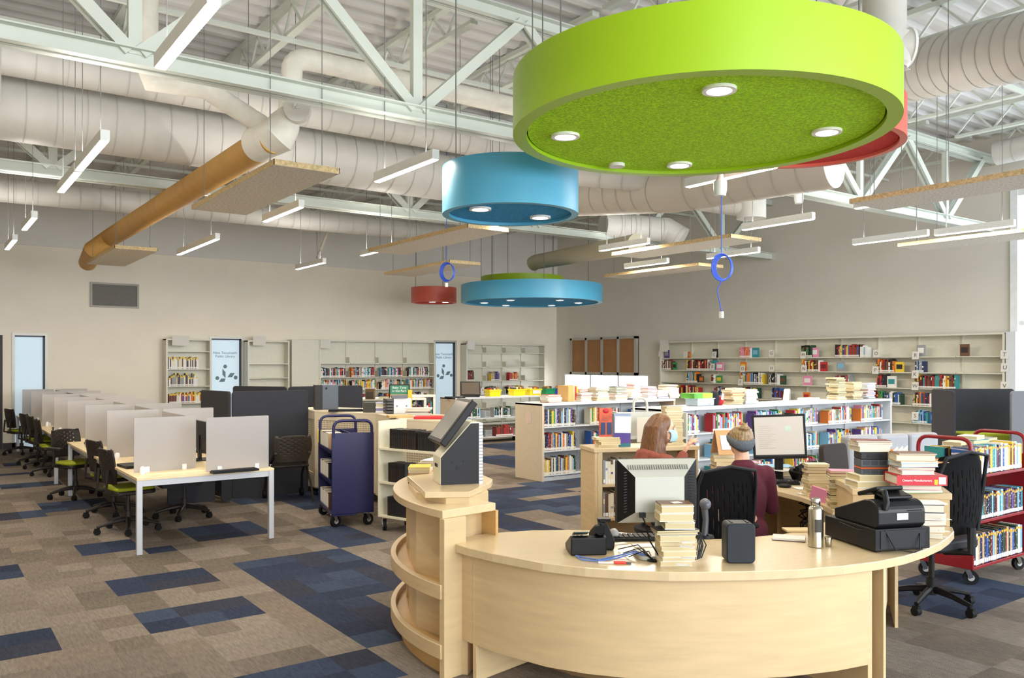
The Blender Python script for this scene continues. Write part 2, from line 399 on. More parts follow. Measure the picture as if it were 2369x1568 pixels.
# right wall: solid up to y = 6.7, tall glazing nearer than that; low strip window near the far corner
WY0, WY1 = onX(1503, 900, XR).y, onX(1306, 900, XR).y
structure(MB().box(XR, XR+.25, 6.7, WY0, 0, ZD+.1).box(XR, XR+.25, WY1, YB+.25, 0, ZD+.1).box(XR, XR+.25, WY0, WY1, 0, .9).box(XR, XR+.25, WY0, WY1, 1.42, ZD+.1).box(XR, XR+.25, YF, 6.7, 4.8, ZD+.1).build('wall_right', M_wallr))
f = MB(); n = 3
f.box(XR-.02, XR+.1, WY0, WY1, .9, .95).box(XR-.02, XR+.1, WY0, WY1, 1.38, 1.42)
for k in range(n+1):
    y = WY0+(WY1-WY0-.06)*k/n; f.box(XR-.02, XR+.1, y, y+.06, .95, 1.38)
fw = structure(f.build('window_4', flat('#f0f2f2', .4)))
M_out = mat('outdoor_brightness', '#ffffff', .9, emit=3.2, ecol='#f4f8ff')
MB().box(XR+.9, XR+.95, WY0-2, WY1+2, -.5, 4).build('bright_exterior', M_out, fw)
f = MB(); M_gl = mat('clear_glass', '#dfeef5', .05, alpha=.12)
ys = [6.7, 4.8, 2.9, 1.0, -.9, -2.8, YF]
for y in ys: f.box(XR-.05, XR+.12, y-.06, y+.06, 0, 4.8)
f.box(XR-.04, XR+.12, YF, 6.7, 0, .12).box(XR-.04, XR+.12, YF, 6.7, 4.68, 4.8).box(XR-.03, XR+.1, YF, 6.7, 2.4, 2.48)
fw = structure(f.build('window_5', flat('#eef1f2', .4)))
g = MB()
for a, b_ in zip(ys[1:], ys[:-1]): g.box(XR+.03, XR+.04, a+.06, b_-.06, .12, 4.68)
g.build('window_pane', M_gl, fw)
structure(MB().box(XL-.25, XL, YF, YB+.25, 0, ZD+.1).build('wall_left', mat('wall_left_paint', '#d9c7ab', .85)))
# roof deck: ribs along X
def deck():
    P = [(0, 0), (.10, 0), (.14, .06), (.26, .06), (.30, 0)]; v = []; f = []; prof = []
    y = YF-.2
    while y < YB+.2:
        for a, z in P[:4]: prof.append((y+a, ZD+z))
        y += .3
    for yy, z in prof: v += [(XL-.2, yy, z), (XR+.2, yy, z)]
    for i in range(len(prof)-1): f.append((2*i, 2*i+2, 2*i+3, 2*i+1))
    me = bpy.data.meshes.new('ceiling'); me.from_pydata(v, [], f); me.materials.append(M_deck); o = bpy.data.objects.new('ceiling', me); COL.objects.link(o)
    structure(o)
    structure(MB().box(XL-.3, XR+.3, YF-.3, YB+.3, ZD+.1, ZD+.3).build('ceiling_top', flat('#888888')))
deck()
# ---------------------------------------------------------------- roof trusses along X, joists along Y
def truss(Y, label, zb=4.08, zt=5.3, xs=None):
    t = thing('roof_truss', label, 'truss', (0, Y, 0), group='deep white roof trusses')
    x0, x1 = -2.9, XR
    def chord(z, nm):
        b = MB()
        for s in (-1, 1):   # double channel, flanges outward
            b.box(x0, x1, s*.02-.006, s*.02+.006, z, z+.14); b.box(x0, x1, min(s*.02, s*.1), max(s*.02, s*.1), z, z+.012); b.box(x0, x1, min(s*.02, s*.1), max(s*.02, s*.1), z+.128, z+.14)
        b.build(nm, M_wtruss, t)
    chord(zb, 'bottom_chord'); chord(zt, 'top_chord')
    for k in range(-1, 6):
        xb = 1.42+2.54*k; xt = xb+1.27
        MB().bar((xb, 0, zb+.1), (xb, 0, zt+.05), .07, .1).build('vertical', M_wtruss, t)
        for a, b_ in (((xb+.04, zb+.12), (xt-.02, zt+.04)), ((xb+2.5, zb+.12), (xt+.02, zt+.04))):
            if b_[0] > x1 or a[0] > x1: continue
            g = MB()
            for s in (-.045, .045): g.bar((a[0], s, a[1]), (b_[0], s, b_[1]), .03, .1)
            g.build('diagonal', M_wtruss, t)
truss(7.08, 'deep white roof truss crossing the picture in front of the big duct')
truss(11.85, 'deep white roof truss farther back behind the long ducts')
truss(2.3, 'deep white roof truss nearest the service desk above the lime drum')
def joist(X, Y0, Y1, label, zb=5.38, zt=5.72):
    t = thing('roof_joist', label, 'joist', (X, 0, 0), group='light white bar joists under the metal deck')
    MB().box(-.05, .05, Y0, Y1, zt, zt+.06).build('top_chord', M_wtruss, t)
    MB().box(-.045, .045, Y0+.3, Y1-.3, zb, zb+.04).build('bottom_chord', M_wtruss, t)
    b = MB(); n = max(2, int((Y1-Y0)/.62)); h = (Y1-Y0-.6)/n
    for k in range(n):
        a = Y0+.3+k*h
        b.bar((0, a, zb+.03), (0, a+h/2, zt), .025, .025); b.bar((0, a+h, zb+.03), (0, a+h/2, zt), .025, .025)
    b.build('web', M_wtruss, t)
k = 0
for bay, (a, c, nm) in enumerate(((-4.3, 2.2, 'bay above the service desk'), (2.4, 7.0, 'bay before the front truss'), (7.16, 11.75, 'bay between the two trusses'), (11.95, 19.5, 'bay next to the back wall'))):
    for i in range(12):
        X = -1.0+1.47*i
        if bay == 0 and i < 6: continue
        joist(X, a, c, 'white bar joist, %s from the left in the %s' % (ordn(i+1), nm))
b = thing('bridging_rods', 'thin white horizontal bracing rods running under the joists', 'bracing')
for i, y in enumerate((9.0, 10.2, 14.0, 16.4, 5.0)): MB().bar((-2.9, y, 5.36), (XR-.1, y, 5.36), .045, .045).build('rod', M_wtruss, b)
# ---------------------------------------------------------------- ducts
def seams(mb, p, q, r, step=.3, mi=1):
    p = Vector(p); q = Vector(q); d = q-p; L = d.length; d.normalize(); k = step
    while k < L-.05:
        c = p+d*k; mb.tube([c-d*.006, c+d*.006], r+.006, 28, mi, caps=False); k += step
def duct(name, label, pts, r, m=M_duct, step=.3, seam=True, n=28, cat='duct'):
    b = MB(); b.tube(pts, r, n)
    if seam:
        for a, c in zip(pts[:-1], pts[1:]): seams(b, a, c, r, step)
    return tag(b.build(name, [m, M_duct_seam]), label, cat)
def elbow(p, c, q, n=6):
    p, c, q = Vector(p), Vector(c), Vector(q); return [tuple((1-t)**2*p+2*t*(1-t)*c+t*t*q) for t in [k/n for k in range(n+1)]]
duct('main_duct', 'very large white round duct running across the room behind the front truss', [(-2.9, 10.75, 4.6), (6.9, 10.75, 4.56)], .37)
b = MB(); vs = []
for x, ry, rz, sq in ((6.86, .37, .37, 0), (7.4, .42, .3, 1), (8.9, .42, .3, 1)):
    for k in range(24):
        a = 2*PI*k/24; ca, sa = math.cos(a), math.sin(a)
        if sq: m_ = max(abs(ca), abs(sa)); ca /= m_; sa /= m_
        vs.append((x, 10.75+ry*ca, 4.56+rz*sa))
b.add(vs, [(i*24+k, i*24+(k+1) % 24, (i+1)*24+(k+1) % 24, (i+1)*24+k) for i in range(2) for k in range(24)])
tag(b.build('duct_transition', M_duct), 'white duct piece changing from round to rectangular behind the blue drum', 'duct')
for x in (7.6, 8.7): tag(MB().bar((x, 10.2, 4.2), (x, 11.3, 4.2), .05, .05).build('duct_support', M_panele), 'slim tan rail under the rectangular duct, %s one' % ('left' if x < 8 else 'right'), 'support')
duct('branch_duct', 'white round duct running along above the very large duct', [(.75, 10.15, 4.95), (7.9, 10.15, 4.95), (9.2, 9.9, 4.85), (11.0, 9.9, 4.85)], .19)
b = MB(); b.lathe([(.36, -.36), (.38, -.35), (.38, .3), (.2, .34)], 32, 0, (.35, 9.95, 4.78)); b.tube(elbow((.75, 10.15, 4.95), (.45, 10.15, 4.95), (.37, 9.95, 4.75)), .19, 24)
for k in range(36):
    a = 2*PI*k/36; b.bar((.35+.1*math.cos(a), 9.95+.1*math.sin(a), 4.418), (.35+.34*math.cos(a), 9.95+.34*math.sin(a), 4.418), .012, .008, 1)
tag(b.build('duct_diffuser', [M_duct, flat('#a0886c')]), 'round drum air diffuser with swirl grille at the left end of the branch duct', 'diffuser')
duct('rear_duct', 'slender white round duct behind the far truss along the back wall', [(-2.9, 15.2, 4.42), (9.5, 15.2, 4.5)], .19)
duct('rear_duct', 'short fat white duct section at the far centre, above the small linear lamps', [tuple(ont(1395, 522, 16)), tuple(ont(1540, 532, 16.4)), tuple(ont(1578, 555, 16.3))], .25)
E1 = ont(1240, 606, 19.0); E2 = ont(1560, 548, 12.8); d = (E2-E1); E2 = E1+d*.8
duct('beige_duct', 'beige duct with rounded end at the far right of the blue drums', [tuple(E1+Vector((0, .12, -.03))), tuple(E1), tuple(E2)], .17, mat('beige_duct_paint', '#cfc7ad', .6), seam=False)
p0 = ont(1340, 455, 12.5); p1 = ont(1560, 440, 10.8); p2 = ont(1930, 375, 9.3)
duct('right_duct', 'large greige round duct rising to the right behind the lime drum', [tuple(p0), tuple(p1), tuple(p2)], .29, mat('greige_duct', '#cfc9bd', .5))
duct('corner_duct', 'huge white duct with raised seams in the top right corner', [tuple(ont(2100, 170, 9.6)), tuple(ont(2250, 133, 8.7)), tuple(ont(2600, 60, 7.2))], .33, step=.17)
duct('side_duct', 'white duct stub entering at the right edge of the picture', [tuple(ont(2305, 355, 14.2)), tuple(ont(2420, 330, 13.6))], .2)
q0 = ont(1560, 458, 12); q1 = ont(1720, 480, 11.6)
duct('diffuser_duct', 'small white duct feeding the far round diffuser at right', [tuple(q0), tuple(q1)], .13)
b = MB(); c = ont(1738, 483, 11.6); b.lathe([(.2, -.14), (.2, .17), (.06, .17)], 28, 0, c)
tag(b.build('duct_diffuser', M_duct), 'small round diffuser drum beyond the lime drum at right', 'diffuser')
q0 = ont(1340, 408, 11.2); q1 = ont(1480, 420, 11); q2 = ont(1528, 440, 11)
duct('branch_duct', 'white round duct tail between blue and lime drums', [tuple(q0), tuple(q1), tuple(q2)], .13)
# vertical riser with capped tee at the right
b = MB(); c = ont(2046, 60, 6.9); b.tube([c+Vector((0, 0, 1.2)), c+Vector((0, 0, -.22))], .17, 28)
c2 = ont(2062, 110, 6.9); ex = Vector((cA, -sA, 0))
b.tube([c2, c2+ex*.14], .15, 28); b.tube([c2+ex*.13, c2+ex*.15], .16, 28, 1); b.lathe([(.12, -.18), (.15, -.15), (.15, .1)], 28, 0, c2)
for k in range(10): b.bar(c2+Vector((-.14+.028*k, -.1, -.185)), c2+Vector((-.14+.028*k, .1, -.185)), .006, .006, 1)
tag(b.build('duct_riser', [M_duct, flat('#f4f6f6', .4)]), 'vertical white duct with round white end cap right of the lime drum', 'duct')
# tan duct and its wrapped fittings
zt_ = 3.95
a1 = onz(635, 318, zt_); a2 = onz(262, 552, zt_); a2.x = a1.x-.05; a3 = ont(203, 607, 15.6)
duct('tan_duct', 'long tan round duct running back above the computer tables', [tuple(a1), tuple(a2), tuple(a2+Vector((-.25, .1, -.22))), tuple(a3)], .155, M_tan, seam=False)
J = a1+Vector((.02, -.05, 0)); zz_ = 5.25
up = ont(676, 235, J.length/1.02)
V1 = ont(668, 264, 8.25); V2 = Vector((V1.x+.03, V1.y, 4.62))
b = MB(); b.tube([tuple(J+Vector((-.1, .35, -.02))), tuple(J), tuple(J*.45+V1*.55), tuple(V1)], [.172, .175, .155, .105], 24); b.tube([tuple(V1), tuple(V2)]+elbow(V2+Vector((0, 0, .02)), V2+Vector((0, .0, .17)), V2+Vector((.2, .0, .18)))[1:]+[(V2.x+5.6, V2.y+.1, V2.z+.2)], .105, 24)
w0 = ont(610, 292, 8.4); w1 = ont(475, 205, 8.0); w2 = ont(352, 190, 7.7); w3 = ont(340, 150, 7.7)
b.tube([tuple(J), tuple(w0), tuple(w1), tuple(w2), tuple(w3), (w3.x, w3.y, 5.75)], .1, 20)
tag(b.build('wrapped_duct', M_wrap), 'lumpy white insulated pipe branching off the tan duct up to the roof', 'duct')
c = V1+Vector((.02, -.2, -.02)); b = MB(); b.tube([c, c+Vector((-.05, -.09, 0))], .125, 28); b.cbox(c+Vector((-.055, -.1, 0)), (.05, .05, .012)); b.cbox(c+Vector((-.08, -.1, .02)), (.012, .05, .05))
tag(b.build('access_cover', M_duct), 'round white access cover at the top of the tan duct', 'cover')
# ---------------------------------------------------------------- hanging drums
def wires(t, pts, z0, z1=5.38, r=.006, m=None):
    for x, y in pts: MB().tube([(x, y, z0), (x, y, z1)], r, 5).build('hanging_wire', m or M_cable, t)
def drum(name, label, c, r, z, h, side, felt, lamps, wr=4, watts=12, disc=None):
    t = thing(name, label, 'pendant lamp', (c[0], c[1], z), group=None)
    MB().ring(r-.09 if r > .8 else r-.06, r, 0, h, 96).build('shade', side, t)
    ri = (r-.09 if r > .8 else r-.06)
    MB().lathe([(ri-.01, .025), (ri-.01, .05)], 96).build('felt_infill', felt, t)
    MB().lathe([(ri, h-.04), (ri, h-.02)], 64).build('top_board', side, t)
    for (x, y) in lamps:
        f_ = MB(); f_.ring(.07, .095, .008, .03, 32, 0, (x, y)).build('lamp_trim', flat('#f2f2ee', .4), t)
        MB().lathe([(.07, .014), (.07, .024)], 28, 0, (x, y, 0)).build('lamp_lens', M_down, t)
        l = bpy.data.lights.new('downlight', 'SPOT'); l.energy = watts; l.color = (1, .9, .76); l.spot_size = 1.9; l.spot_blend = .6; l.shadow_soft_size = .07
        lo = bpy.data.objects.new('downlight', l); COL.objects.link(lo); lo.parent = t; lo.location = (x, y, -.02)
    if disc: MB().lathe([(.06, .0), (.06, .024)], 24, 0, (disc[0], disc[1], 0)).build('sensor_disc', flat('#e8e8e4'), t)
    for k in range(wr):
        a = 2*PI*k/wr+.5; MB().tube([(r*.8*math.cos(a), r*.8*math.sin(a), h-.03), (r*.8*math.cos(a), r*.8*math.sin(a), 5.8-z)], .006, 5).build('hanging_wire', M_cable, t)
    return t
GC = (4.20, 3.72); gz = 3.25
def rel(px, py, z, c): p = onz(px, py, z); return (p.x-c[0], p.y-c[1])
drum('pendant_drum', 'huge lime green drum lamp with felt underside above the service desk', GC, 1.225, gz, .37, M_limes, M_limef,
     [rel(x, y, gz, GC) for x, y in ((1664, 215), (1308, 321), (1913, 311), (1572, 387))], 4, 26, rel(1427, 386, gz, GC))
BC = (4.28, 5.96); bz = 3.05
drum('pendant_drum', 'deep blue drum lamp hanging beside the huge lime one', BC, .6, bz, .41, M_blues, M_bluef, [rel(1111, 488, bz, BC), rel(1250, 507, bz, BC)], 3, 14)
c = ont(2005, 350, 7.35); rz_ = 3.66
drum('pendant_drum', 'red drum lamp half hidden behind the lime one', (6.55, 4.5), .8, 3.68, .36, M_reds, M_redf, [(.05, -.2), (-.3, .4)], 3, 10)
c = ont(1230, 700, 18.0); z = 3.04; FC = (c.x, c.y)
drum('pendant_drum', 'wide shallow light blue drum lamp far back near the room corner', FC, 1.53, z, .37, M_blues, M_bluef, [rel(x, y, z, FC) for x, y in ((1120, 702), (1181, 696), (1170, 708), (1276, 708), (1295, 696), (1338, 702))], 5, 26)
c = ont(1012, 703, 20); z = 3.17; c = Vector((10.1, 17.2, 0))
drum('pendant_drum', 'small red drum lamp left of the far wide blue one', (c.x, c.y), .54, z, .36, M_reds, M_redf, [(-.1, -.1), (.2, -.2)], 3, 60)
c = ont(1208, 648, 19.6)
drum('pendant_drum', 'far lime drum lamp peeping over the wide blue one', (c.x, c.y), .97, 3.46, .3, mat('lime_drum_far', '#9bbb12', .4), M_limef, [(0, 0)], 4, 30)
# ---------------------------------------------------------------- linear lamps
def linlamp(X, y0, y1, z, label, parent=None):
    t = thing('linear_lamp', label, 'linear lamp', (X, (y0+y1)/2, z), group='slim white linear pendant lamps'); L = abs(y1-y0)/2
    MB().box(-.035, .035, -L, L, .006, .09).build('housing', M_white, t, bevel=.004)
    MB().box(-.028, .028, -L+.01, L-.01, 0, .008).build('diffuser', M_led, t)
    l = bpy.data.lights.new('lamp_light', 'AREA'); l.shape = 'RECTANGLE'; l.size = .05; l.size_y = 2*L; l.energy = 13 if y1 < 8 else (16 if X < 4.5 else 50); l.color = (1, .87, .7)
    lo = bpy.data.objects.new('lamp_light', l); COL.objects.link(lo); lo.parent = t; lo.location = (0, 0, -.006)
    l = bpy.data.lights.new('ceiling_fill', 'AREA'); l.shape = 'RECTANGLE'; l.size = .05; l.size_y = 2*L; l.energy = 5 if y1 < 8 else 8; l.color = (1, .95, .9)  # added fill aimed upward to brighten the ceiling and upper walls
    lo = bpy.data.objects.new('ceiling_fill', l); COL.objects.link(lo); lo.parent = t; lo.location = (0, 0, .1); lo.rotation_euler = (PI, 0, 0)
    for s in (-1, 1): MB().tube([(0, s*L*.7, .09), (0, s*L*.7, 5.8-z)], .004, 4).build('hanging_wire', M_cable, t)
LZ = 3.47
for px0, py0, px1, py1, lab in ((362, 160, 505, 15, 'glowing linear lamp nearest the camera, top left beside the front truss'),
    (183, 396, 243, 326, 'linear lamp at left, nearer of the pair hanging in one line'), (138, 446, 183, 400, 'linear lamp at left, farther of the pair hanging in one line'),
    (53, 533, 83, 505, 'small linear lamp high at the left edge of the picture'), (15, 578, 36, 556, 'smallest linear lamp, lowest at the left edge'),
    (868, 422, 1012, 370, 'linear lamp just left of the deep blue drum'), (612, 514, 698, 480, 'linear lamp under the near acoustic panel'),
    (410, 590, 507, 554, 'linear lamp between the tan duct and the vent grille wall'), (690, 624, 747, 608, 'far linear lamp below the square ceiling box'),
    (835, 592, 890, 580, 'linear lamp at the left end of the middle acoustic panel'), (1130, 527, 1160, 520, 'linear lamp peeping out below the blue drum'),
    (1580, 433, 1805, 390, 'long linear lamp directly below the lime and red drums'), (1715, 533, 1886, 508, 'linear lamp right of the nearest coiled blue cable'),
    (1383, 581, 1506, 564, 'linear lamp above the first floating panel on the right wall side'), (1446, 621, 1546, 608, 'linear lamp low above the far right floating panel'),
    (1634, 599, 1759, 584, 'linear lamp behind the nearest coiled blue cable'), (1975, 567, 2147, 545, 'linear lamp at right, left one of a row of two'),
    (2158, 545, 2353, 524, 'linear lamp at right, right one of a row of two'), (1978, 484, 2040, 474, 'linear lamp peeping from the near right acoustic panel')):
    a = onz(px0, py0, LZ); b_ = onz(px1, py1, LZ)
    if 'peeping' in lab or 'left end' in lab: a.y = b_.y+1.22 if a.y < b_.y else a.y; b_.y = a.y-1.22 if 'blue' not in lab else b_.y
    linlamp((a.x+b_.x)/2, b_.y, a.y, LZ, lab)
# ---------------------------------------------------------------- acoustic panels
def apanel(X0, X1, Y0, Y1, z, label):
    t = thing('acoustic_panel', label, 'acoustic panel', ((X0+X1)/2, (Y0+Y1)/2, z), group='floating mineral wool ceiling panels'); a = (X1-X0)/2; b_ = (Y1-Y0)/2
    MB().box(-a+.004, a-.004, -b_+.004, b_-.004, 0, .046).build('board', M_panel, t)
    MB().box(-a, -a+.006, -b_, b_, .001, .05).box(a-.006, a, -b_, b_, .001, .05).box(-a, a, -b_, -b_+.006, .001, .05).box(-a, a, b_-.006, b_, .001, .05).build('edge', M_panele, t)
    for sx in (-1, 1):
        for sy in (-1, 1): MB().tube([(sx*a*.8, sy*b_*.8, .046), (sx*a*.8, sy*b_*.8, 5.8-z)], .004, 4).build('hanging_wire', M_cable, t)
apanel(2.44, 3.03, 6.78, 9.3, 3.4, 'speckled beige ceiling panel nearest, right of the tan duct')
apanel(2.36, 2.95, 13.1, 15.5, 3.4, 'beige ceiling panel under the far end of the tan duct')
apanel(5.5, 6.12, 8.55, 11.3, 3.4, 'beige ceiling panel just beyond the deep blue drum')
apanel(7.2, 7.82, 11.75, 14.1, 3.4, 'beige ceiling panel behind the farther coiled blue cable')
apanel(8.75, 9.4, 7.2, 9.5, 3.4, 'upper of the two pale panels behind the nearest coiled cable')
apanel(10.83, 11.48, 9.6, 12.0, 3.4, 'lower of the two pale panels behind the nearest coiled cable')
apanel(7.9, 8.55, 2.6, 4.95, 3.4, 'large thick looking panel at the right edge above the booth')
apanel(11.4, 12.1, 3.9, 6.4, 3.4, 'panel behind the right hand pair of linear lamps')
# ---------------------------------------------------------------- coiled blue cables, sensor, vent, box
M_bc = mat('blue_cable', '#2a55c8', .45)
def coil(px, py, t_, r, top, label, drop):
    c = ont(px, py, t_); b = MB(); b.tube([(c.x, c.y, top), (c.x, c.y, c.z+r)], .005*t_/7+.002, 6)
    o = thing('coiled_cable', label, 'cable', tuple(c))
    b = MB()
    for k in range(5):
        rr = r*(1-.035*k); P = [(math.cos(a)*rr*.72*cA+.01*k, -math.cos(a)*rr*.72*sA, math.sin(a)*rr) for a in [2*PI*j/32 for j in range(33)]]
        b.tube(P, .006, 6)
    b.build('coil', M_bc, o)
    MB().tube([(0, 0, r), (0, 0, top-c.z)], .005, 5).build('drop_line', M_bc, o)
    MB().tube([(0, 0, -r), (-.04*cA, .04*sA, -r-drop*.3), (.0, 0, -r-drop)], .005, 6).build('cable_tail', M_bc, o)
    MB().cbox((0, 0, -r-drop-.03), (.03, .03, .06)).build('plug', flat('#f0efe8'), o)
coil(1669, 618, 7.6, .125, 4.3, 'blue network cable coiled and hanging in front of the right wall', .28)
coil(1033, 629, 12.2, .14, 5.8, 'blue network cable coiled and hanging beside the small far red drum', .02)
for px, py, t_, lab in ((1666, 438, 7.6, 'small white junction box where the nearest blue cable hangs'), (1848, 460, 11, 'small white junction box on the truss above a linear lamp')):
    c = ont(px, py, t_); tag(MB().lathe([(.05, -.06), (.06, 0), (.06, .07), (.03, .1), (.01, .3)], 14, 0, c).build('junction_box', M_white), lab, 'junction box')
p = onY(208, 652, YB); q = onY(321, 714, YB)
t = thing('wall_vent', 'grey rectangular vent grille high on the back wall', 'vent', ((p.x+q.x)/2, YB-.04, q.z)); w = (q.x-p.x)/2; h = p.z-q.z
MB().box(-w, w, 0, .04, 0, .04).box(-w, w, 0, .04, h-.04, h).box(-w, -w+.04, 0, .04, .04, h-.04).box(w-.04, w, 0, .04, .04, h-.04).build('frame', flat('#b3ada4'), t)
b = MB(); k = .05
while k < h-.05: b.cbox((0, .022, k), (2*w-.08, .004, .03), rot=(.6, 0, 0)); k += .03
b.box(-w+.04, w-.04, .032, .038, .04, h-.04); b.build('louvres', flat('#8b8883'), t)
c = ont(715, 528, 17.2); t = thing('ceiling_bracket', 'white box and slanted strut hanging left of centre near the back wall', 'bracket', tuple(c))
MB().cbox((0, 0, 0), (.5, .3, .09)).build('box', flat('#d8cfbf'), t); MB().bar((.45, .1, -.02), (.22, .1, -.6), .05, .05).build('strut', flat('#cfc6b6'), t); MB().tube([(0.17, 0, -.04), (.2, .05, -.75)], .006, 5).build('wire', M_cable, t)
for k, (px, py, t_) in enumerate(((990, 30, 10.4), (893, 76, 11.2))):
    c = ont(px, py, t_); tag(MB().lathe([(.12, -.02), (.13, 0), (.06, .05), (.03, .4)], 16, 0, c).build('ceiling_fixture', M_white), 'small round white ceiling fixture near the roof deck, %s one' % ('right' if k == 0 else 'left'), 'fixture')
# ================================================================ books
PAL = {'red': '#b3262b', 'dark red': '#6f1a22', 'orange': '#dd7a2a', 'yellow': '#e8c63a', 'green': '#3f8f4f', 'dark green': '#1f4a3a', 'teal': '#2f8f93', 'light blue': '#7fb6d6', 'blue': '#2c5ca8',
       'navy': '#1f2a52', 'purple': '#5b3f8a', 'pink': '#e08fb0', 'white': '#ecebe6', 'cream': '#e6dcc0', 'grey': '#9a9c9e', 'black': '#1c1c1f', 'brown': '#6a4630', 'dark brown': '#2b1f19', 'tan': '#c4a57a'}
for _k in PAL: PAL[_k] = lin(PAL[_k])
ALLC = list(PAL)
MIX = ['red', 'dark red', 'orange', 'yellow', 'green', 'teal', 'light blue', 'blue', 'navy', 'purple', 'white', 'white', 'cream', 'grey', 'black', 'black', 'brown', 'pink']
BRIGHT = ['white', 'white', 'light blue', 'teal', 'blue', 'pink', 'orange', 'yellow', 'red', 'purple', 'cream', 'green', 'light blue', 'black']
DARKS = ['black', 'dark red', 'navy', 'brown', 'orange', 'yellow', 'grey', 'dark red', 'white', 'blue', 'dark green']
NOVEL = ['black', 'dark red', 'white', 'cream', 'red', 'orange', 'grey', 'brown', 'yellow', 'navy', 'teal', 'white']
# upright book: thickness x, depth y (spine at y=0), height z, unit size; scaled per copy
def upright_mesh(sticker):
    b = MB()
    b.box(-.5, -.42, .0, 1, 0, 1).box(.42, .5, .0, 1, 0, 1)
    vs = []; n = 5
    for z in (0, 1):
        for k in range(n): a = -PI/2+PI*k/(n-1); vs.append((.5*math.sin(a), -.03*math.cos(a)+.03, z))
    b.add(vs, [(k, k+1, n+k+1, n+k) for k in range(n-1)], 0, True)
    b.box(-.42, .42, .03, .97, .015, .985, 1)
    b.box(-.44, .44, -.006, .01, .03, .17, 2)
    if sticker: b.box(-.36, .36, -.008, .01, .86, .94, 3)
    return b.mesh('book', [M_cover, M_pages, M_stick, M_orange])
UP = [upright_mesh(False), upright_mesh(True)]
# lying book: long side x, short side y, thickness z, unit; page block as a child
def lying_meshes():
    c = MB(); c.box(-.5, .5, -.5, .5, 0, .1).box(-.5, .5, -.5, .5, .9, 1).box(-.5, .5, .46, .5, .1, .9)
    p = MB(); p.box(-.485, .485, -.49, .46, .1, .9)
    return c.mesh('book', [M_coverp]), p.mesh('pages', [M_pages]), p.mesh('pages_white', [M_pagew])
LC, LP, LPW = lying_meshes()
NBOOK = [0]
def book_up(x, y, z, th, dp, h, col, rz, label, group, lean=0, sticker=0):
    o = bpy.data.objects.new('book', UP[sticker]); COL.objects.link(o); o.location = (x, y, z); o.scale = (th, dp, h); o.rotation_euler = (0, lean, rz)
    o.color = PAL[col]; tag(o, label, 'book', group); NBOOK[0] += 1; return o
def book_flat(x, y, z, L, Wd, th, col, rz, label, group, white=False):
    o = bpy.data.objects.new('book', LC); COL.objects.link(o); o.location = (x, y, z); o.scale = (L, Wd, th); o.rotation_euler = (0, 0, rz)
    o.color = PAL[col]; tag(o, label, 'book', group); NBOOK[0] += 1
    p = bpy.data.objects.new('page_block', LPW if white else LP); COL.objects.link(p); p.parent = o
    return o
def thick(th): return 'thin' if th < .02 else ('thick' if th > .034 else 'medium')
def row_up(P, rz, length, hmax, seed, pal, where, group, sticker=0, hmin=.17, dp=.14, thr=(.014, .038), lean_at=(), tail=True, fixed=None):
    """individual upright books along local +x from P"""
    r = random.Random(seed); x = 0; ca, sa = math.cos(rz), math.sin(rz); k = 0; last = None
    while True:
        th = r.uniform(*thr); h = r.uniform(hmin, hmax) if fixed is None else fixed+r.uniform(-.004, .004); c = r.choice(pal); 
        while c == last: c = r.choice(pal)
        last = c
        if x+th > length: break
        k += 1; ln = r.choice((0, 0, .03, 0)) if k not in lean_at else .2
        px = x+th/2; lab = '%s %s book, %s from the left %s' % (thick(th), c, ordn(k), where)
        d = dp*r.uniform(.9, 1.1)
        book_up(P[0]+ca*px+sa*0, P[1]+sa*px, P[2]+.001, th, d, h, c, rz, lab, group, ln*.0 if k not in lean_at else .12, sticker)
        x += th+.001+(.03 if k in lean_at else 0)
    return k
def stack_flat(P, rz, specs, seed, where, group, white=False, jit=.02, size=(.21, .14), far=False):
    """individual books lying in a pile; specs = list of (colour, thickness); a far pile joins the background books"""
    if far:
        r = random.Random(seed); z = P[2]; pg = (.75, .7, .55, 1)
        for c, th in specs:
            w_, d_ = size[0]/2*r.uniform(.9, 1.08), size[1]/2*r.uniform(.9, 1.08); M = Matrix.Translation((P[0]+r.uniform(-jit, jit), P[1], 0)) @ Matrix.Rotation(rz+r.uniform(-.1, .1), 4, 'Z')
            sbox(-w_, w_, -d_, d_, z, z+th*.15, PAL[c], M); sbox(-w_*.97, w_*.97, -d_*.97, d_, z+th*.15, z+th*.85, (.8, .76, .66, 1) if not white else (.85, .83, .77, 1), M); sbox(-w_, w_, -d_, d_, z+th*.85, z+th*.98, PAL[c], M); z += th
        return z
    r = random.Random(seed); z = P[2]; n = len(specs); ca, sa = math.cos(rz), math.sin(rz)
    for k, (c, th) in enumerate(specs):
        L = size[0]*r.uniform(.9, 1.08); Wd = size[1]*r.uniform(.9, 1.08); a = r.uniform(-jit, jit); b_ = r.uniform(-jit, jit)
        pos = 'bottom' if k == 0 else ('top' if k == n-1 else ordn(k+1)+' from the bottom')
        book_flat(P[0]+ca*a-sa*b_, P[1]+sa*a+ca*b_, z+.0005, L, Wd, th-.001, c, rz+r.uniform(-.12, .12), '%s book, %s %s' % (c, pos, where), group, white)
        z += th
    return z
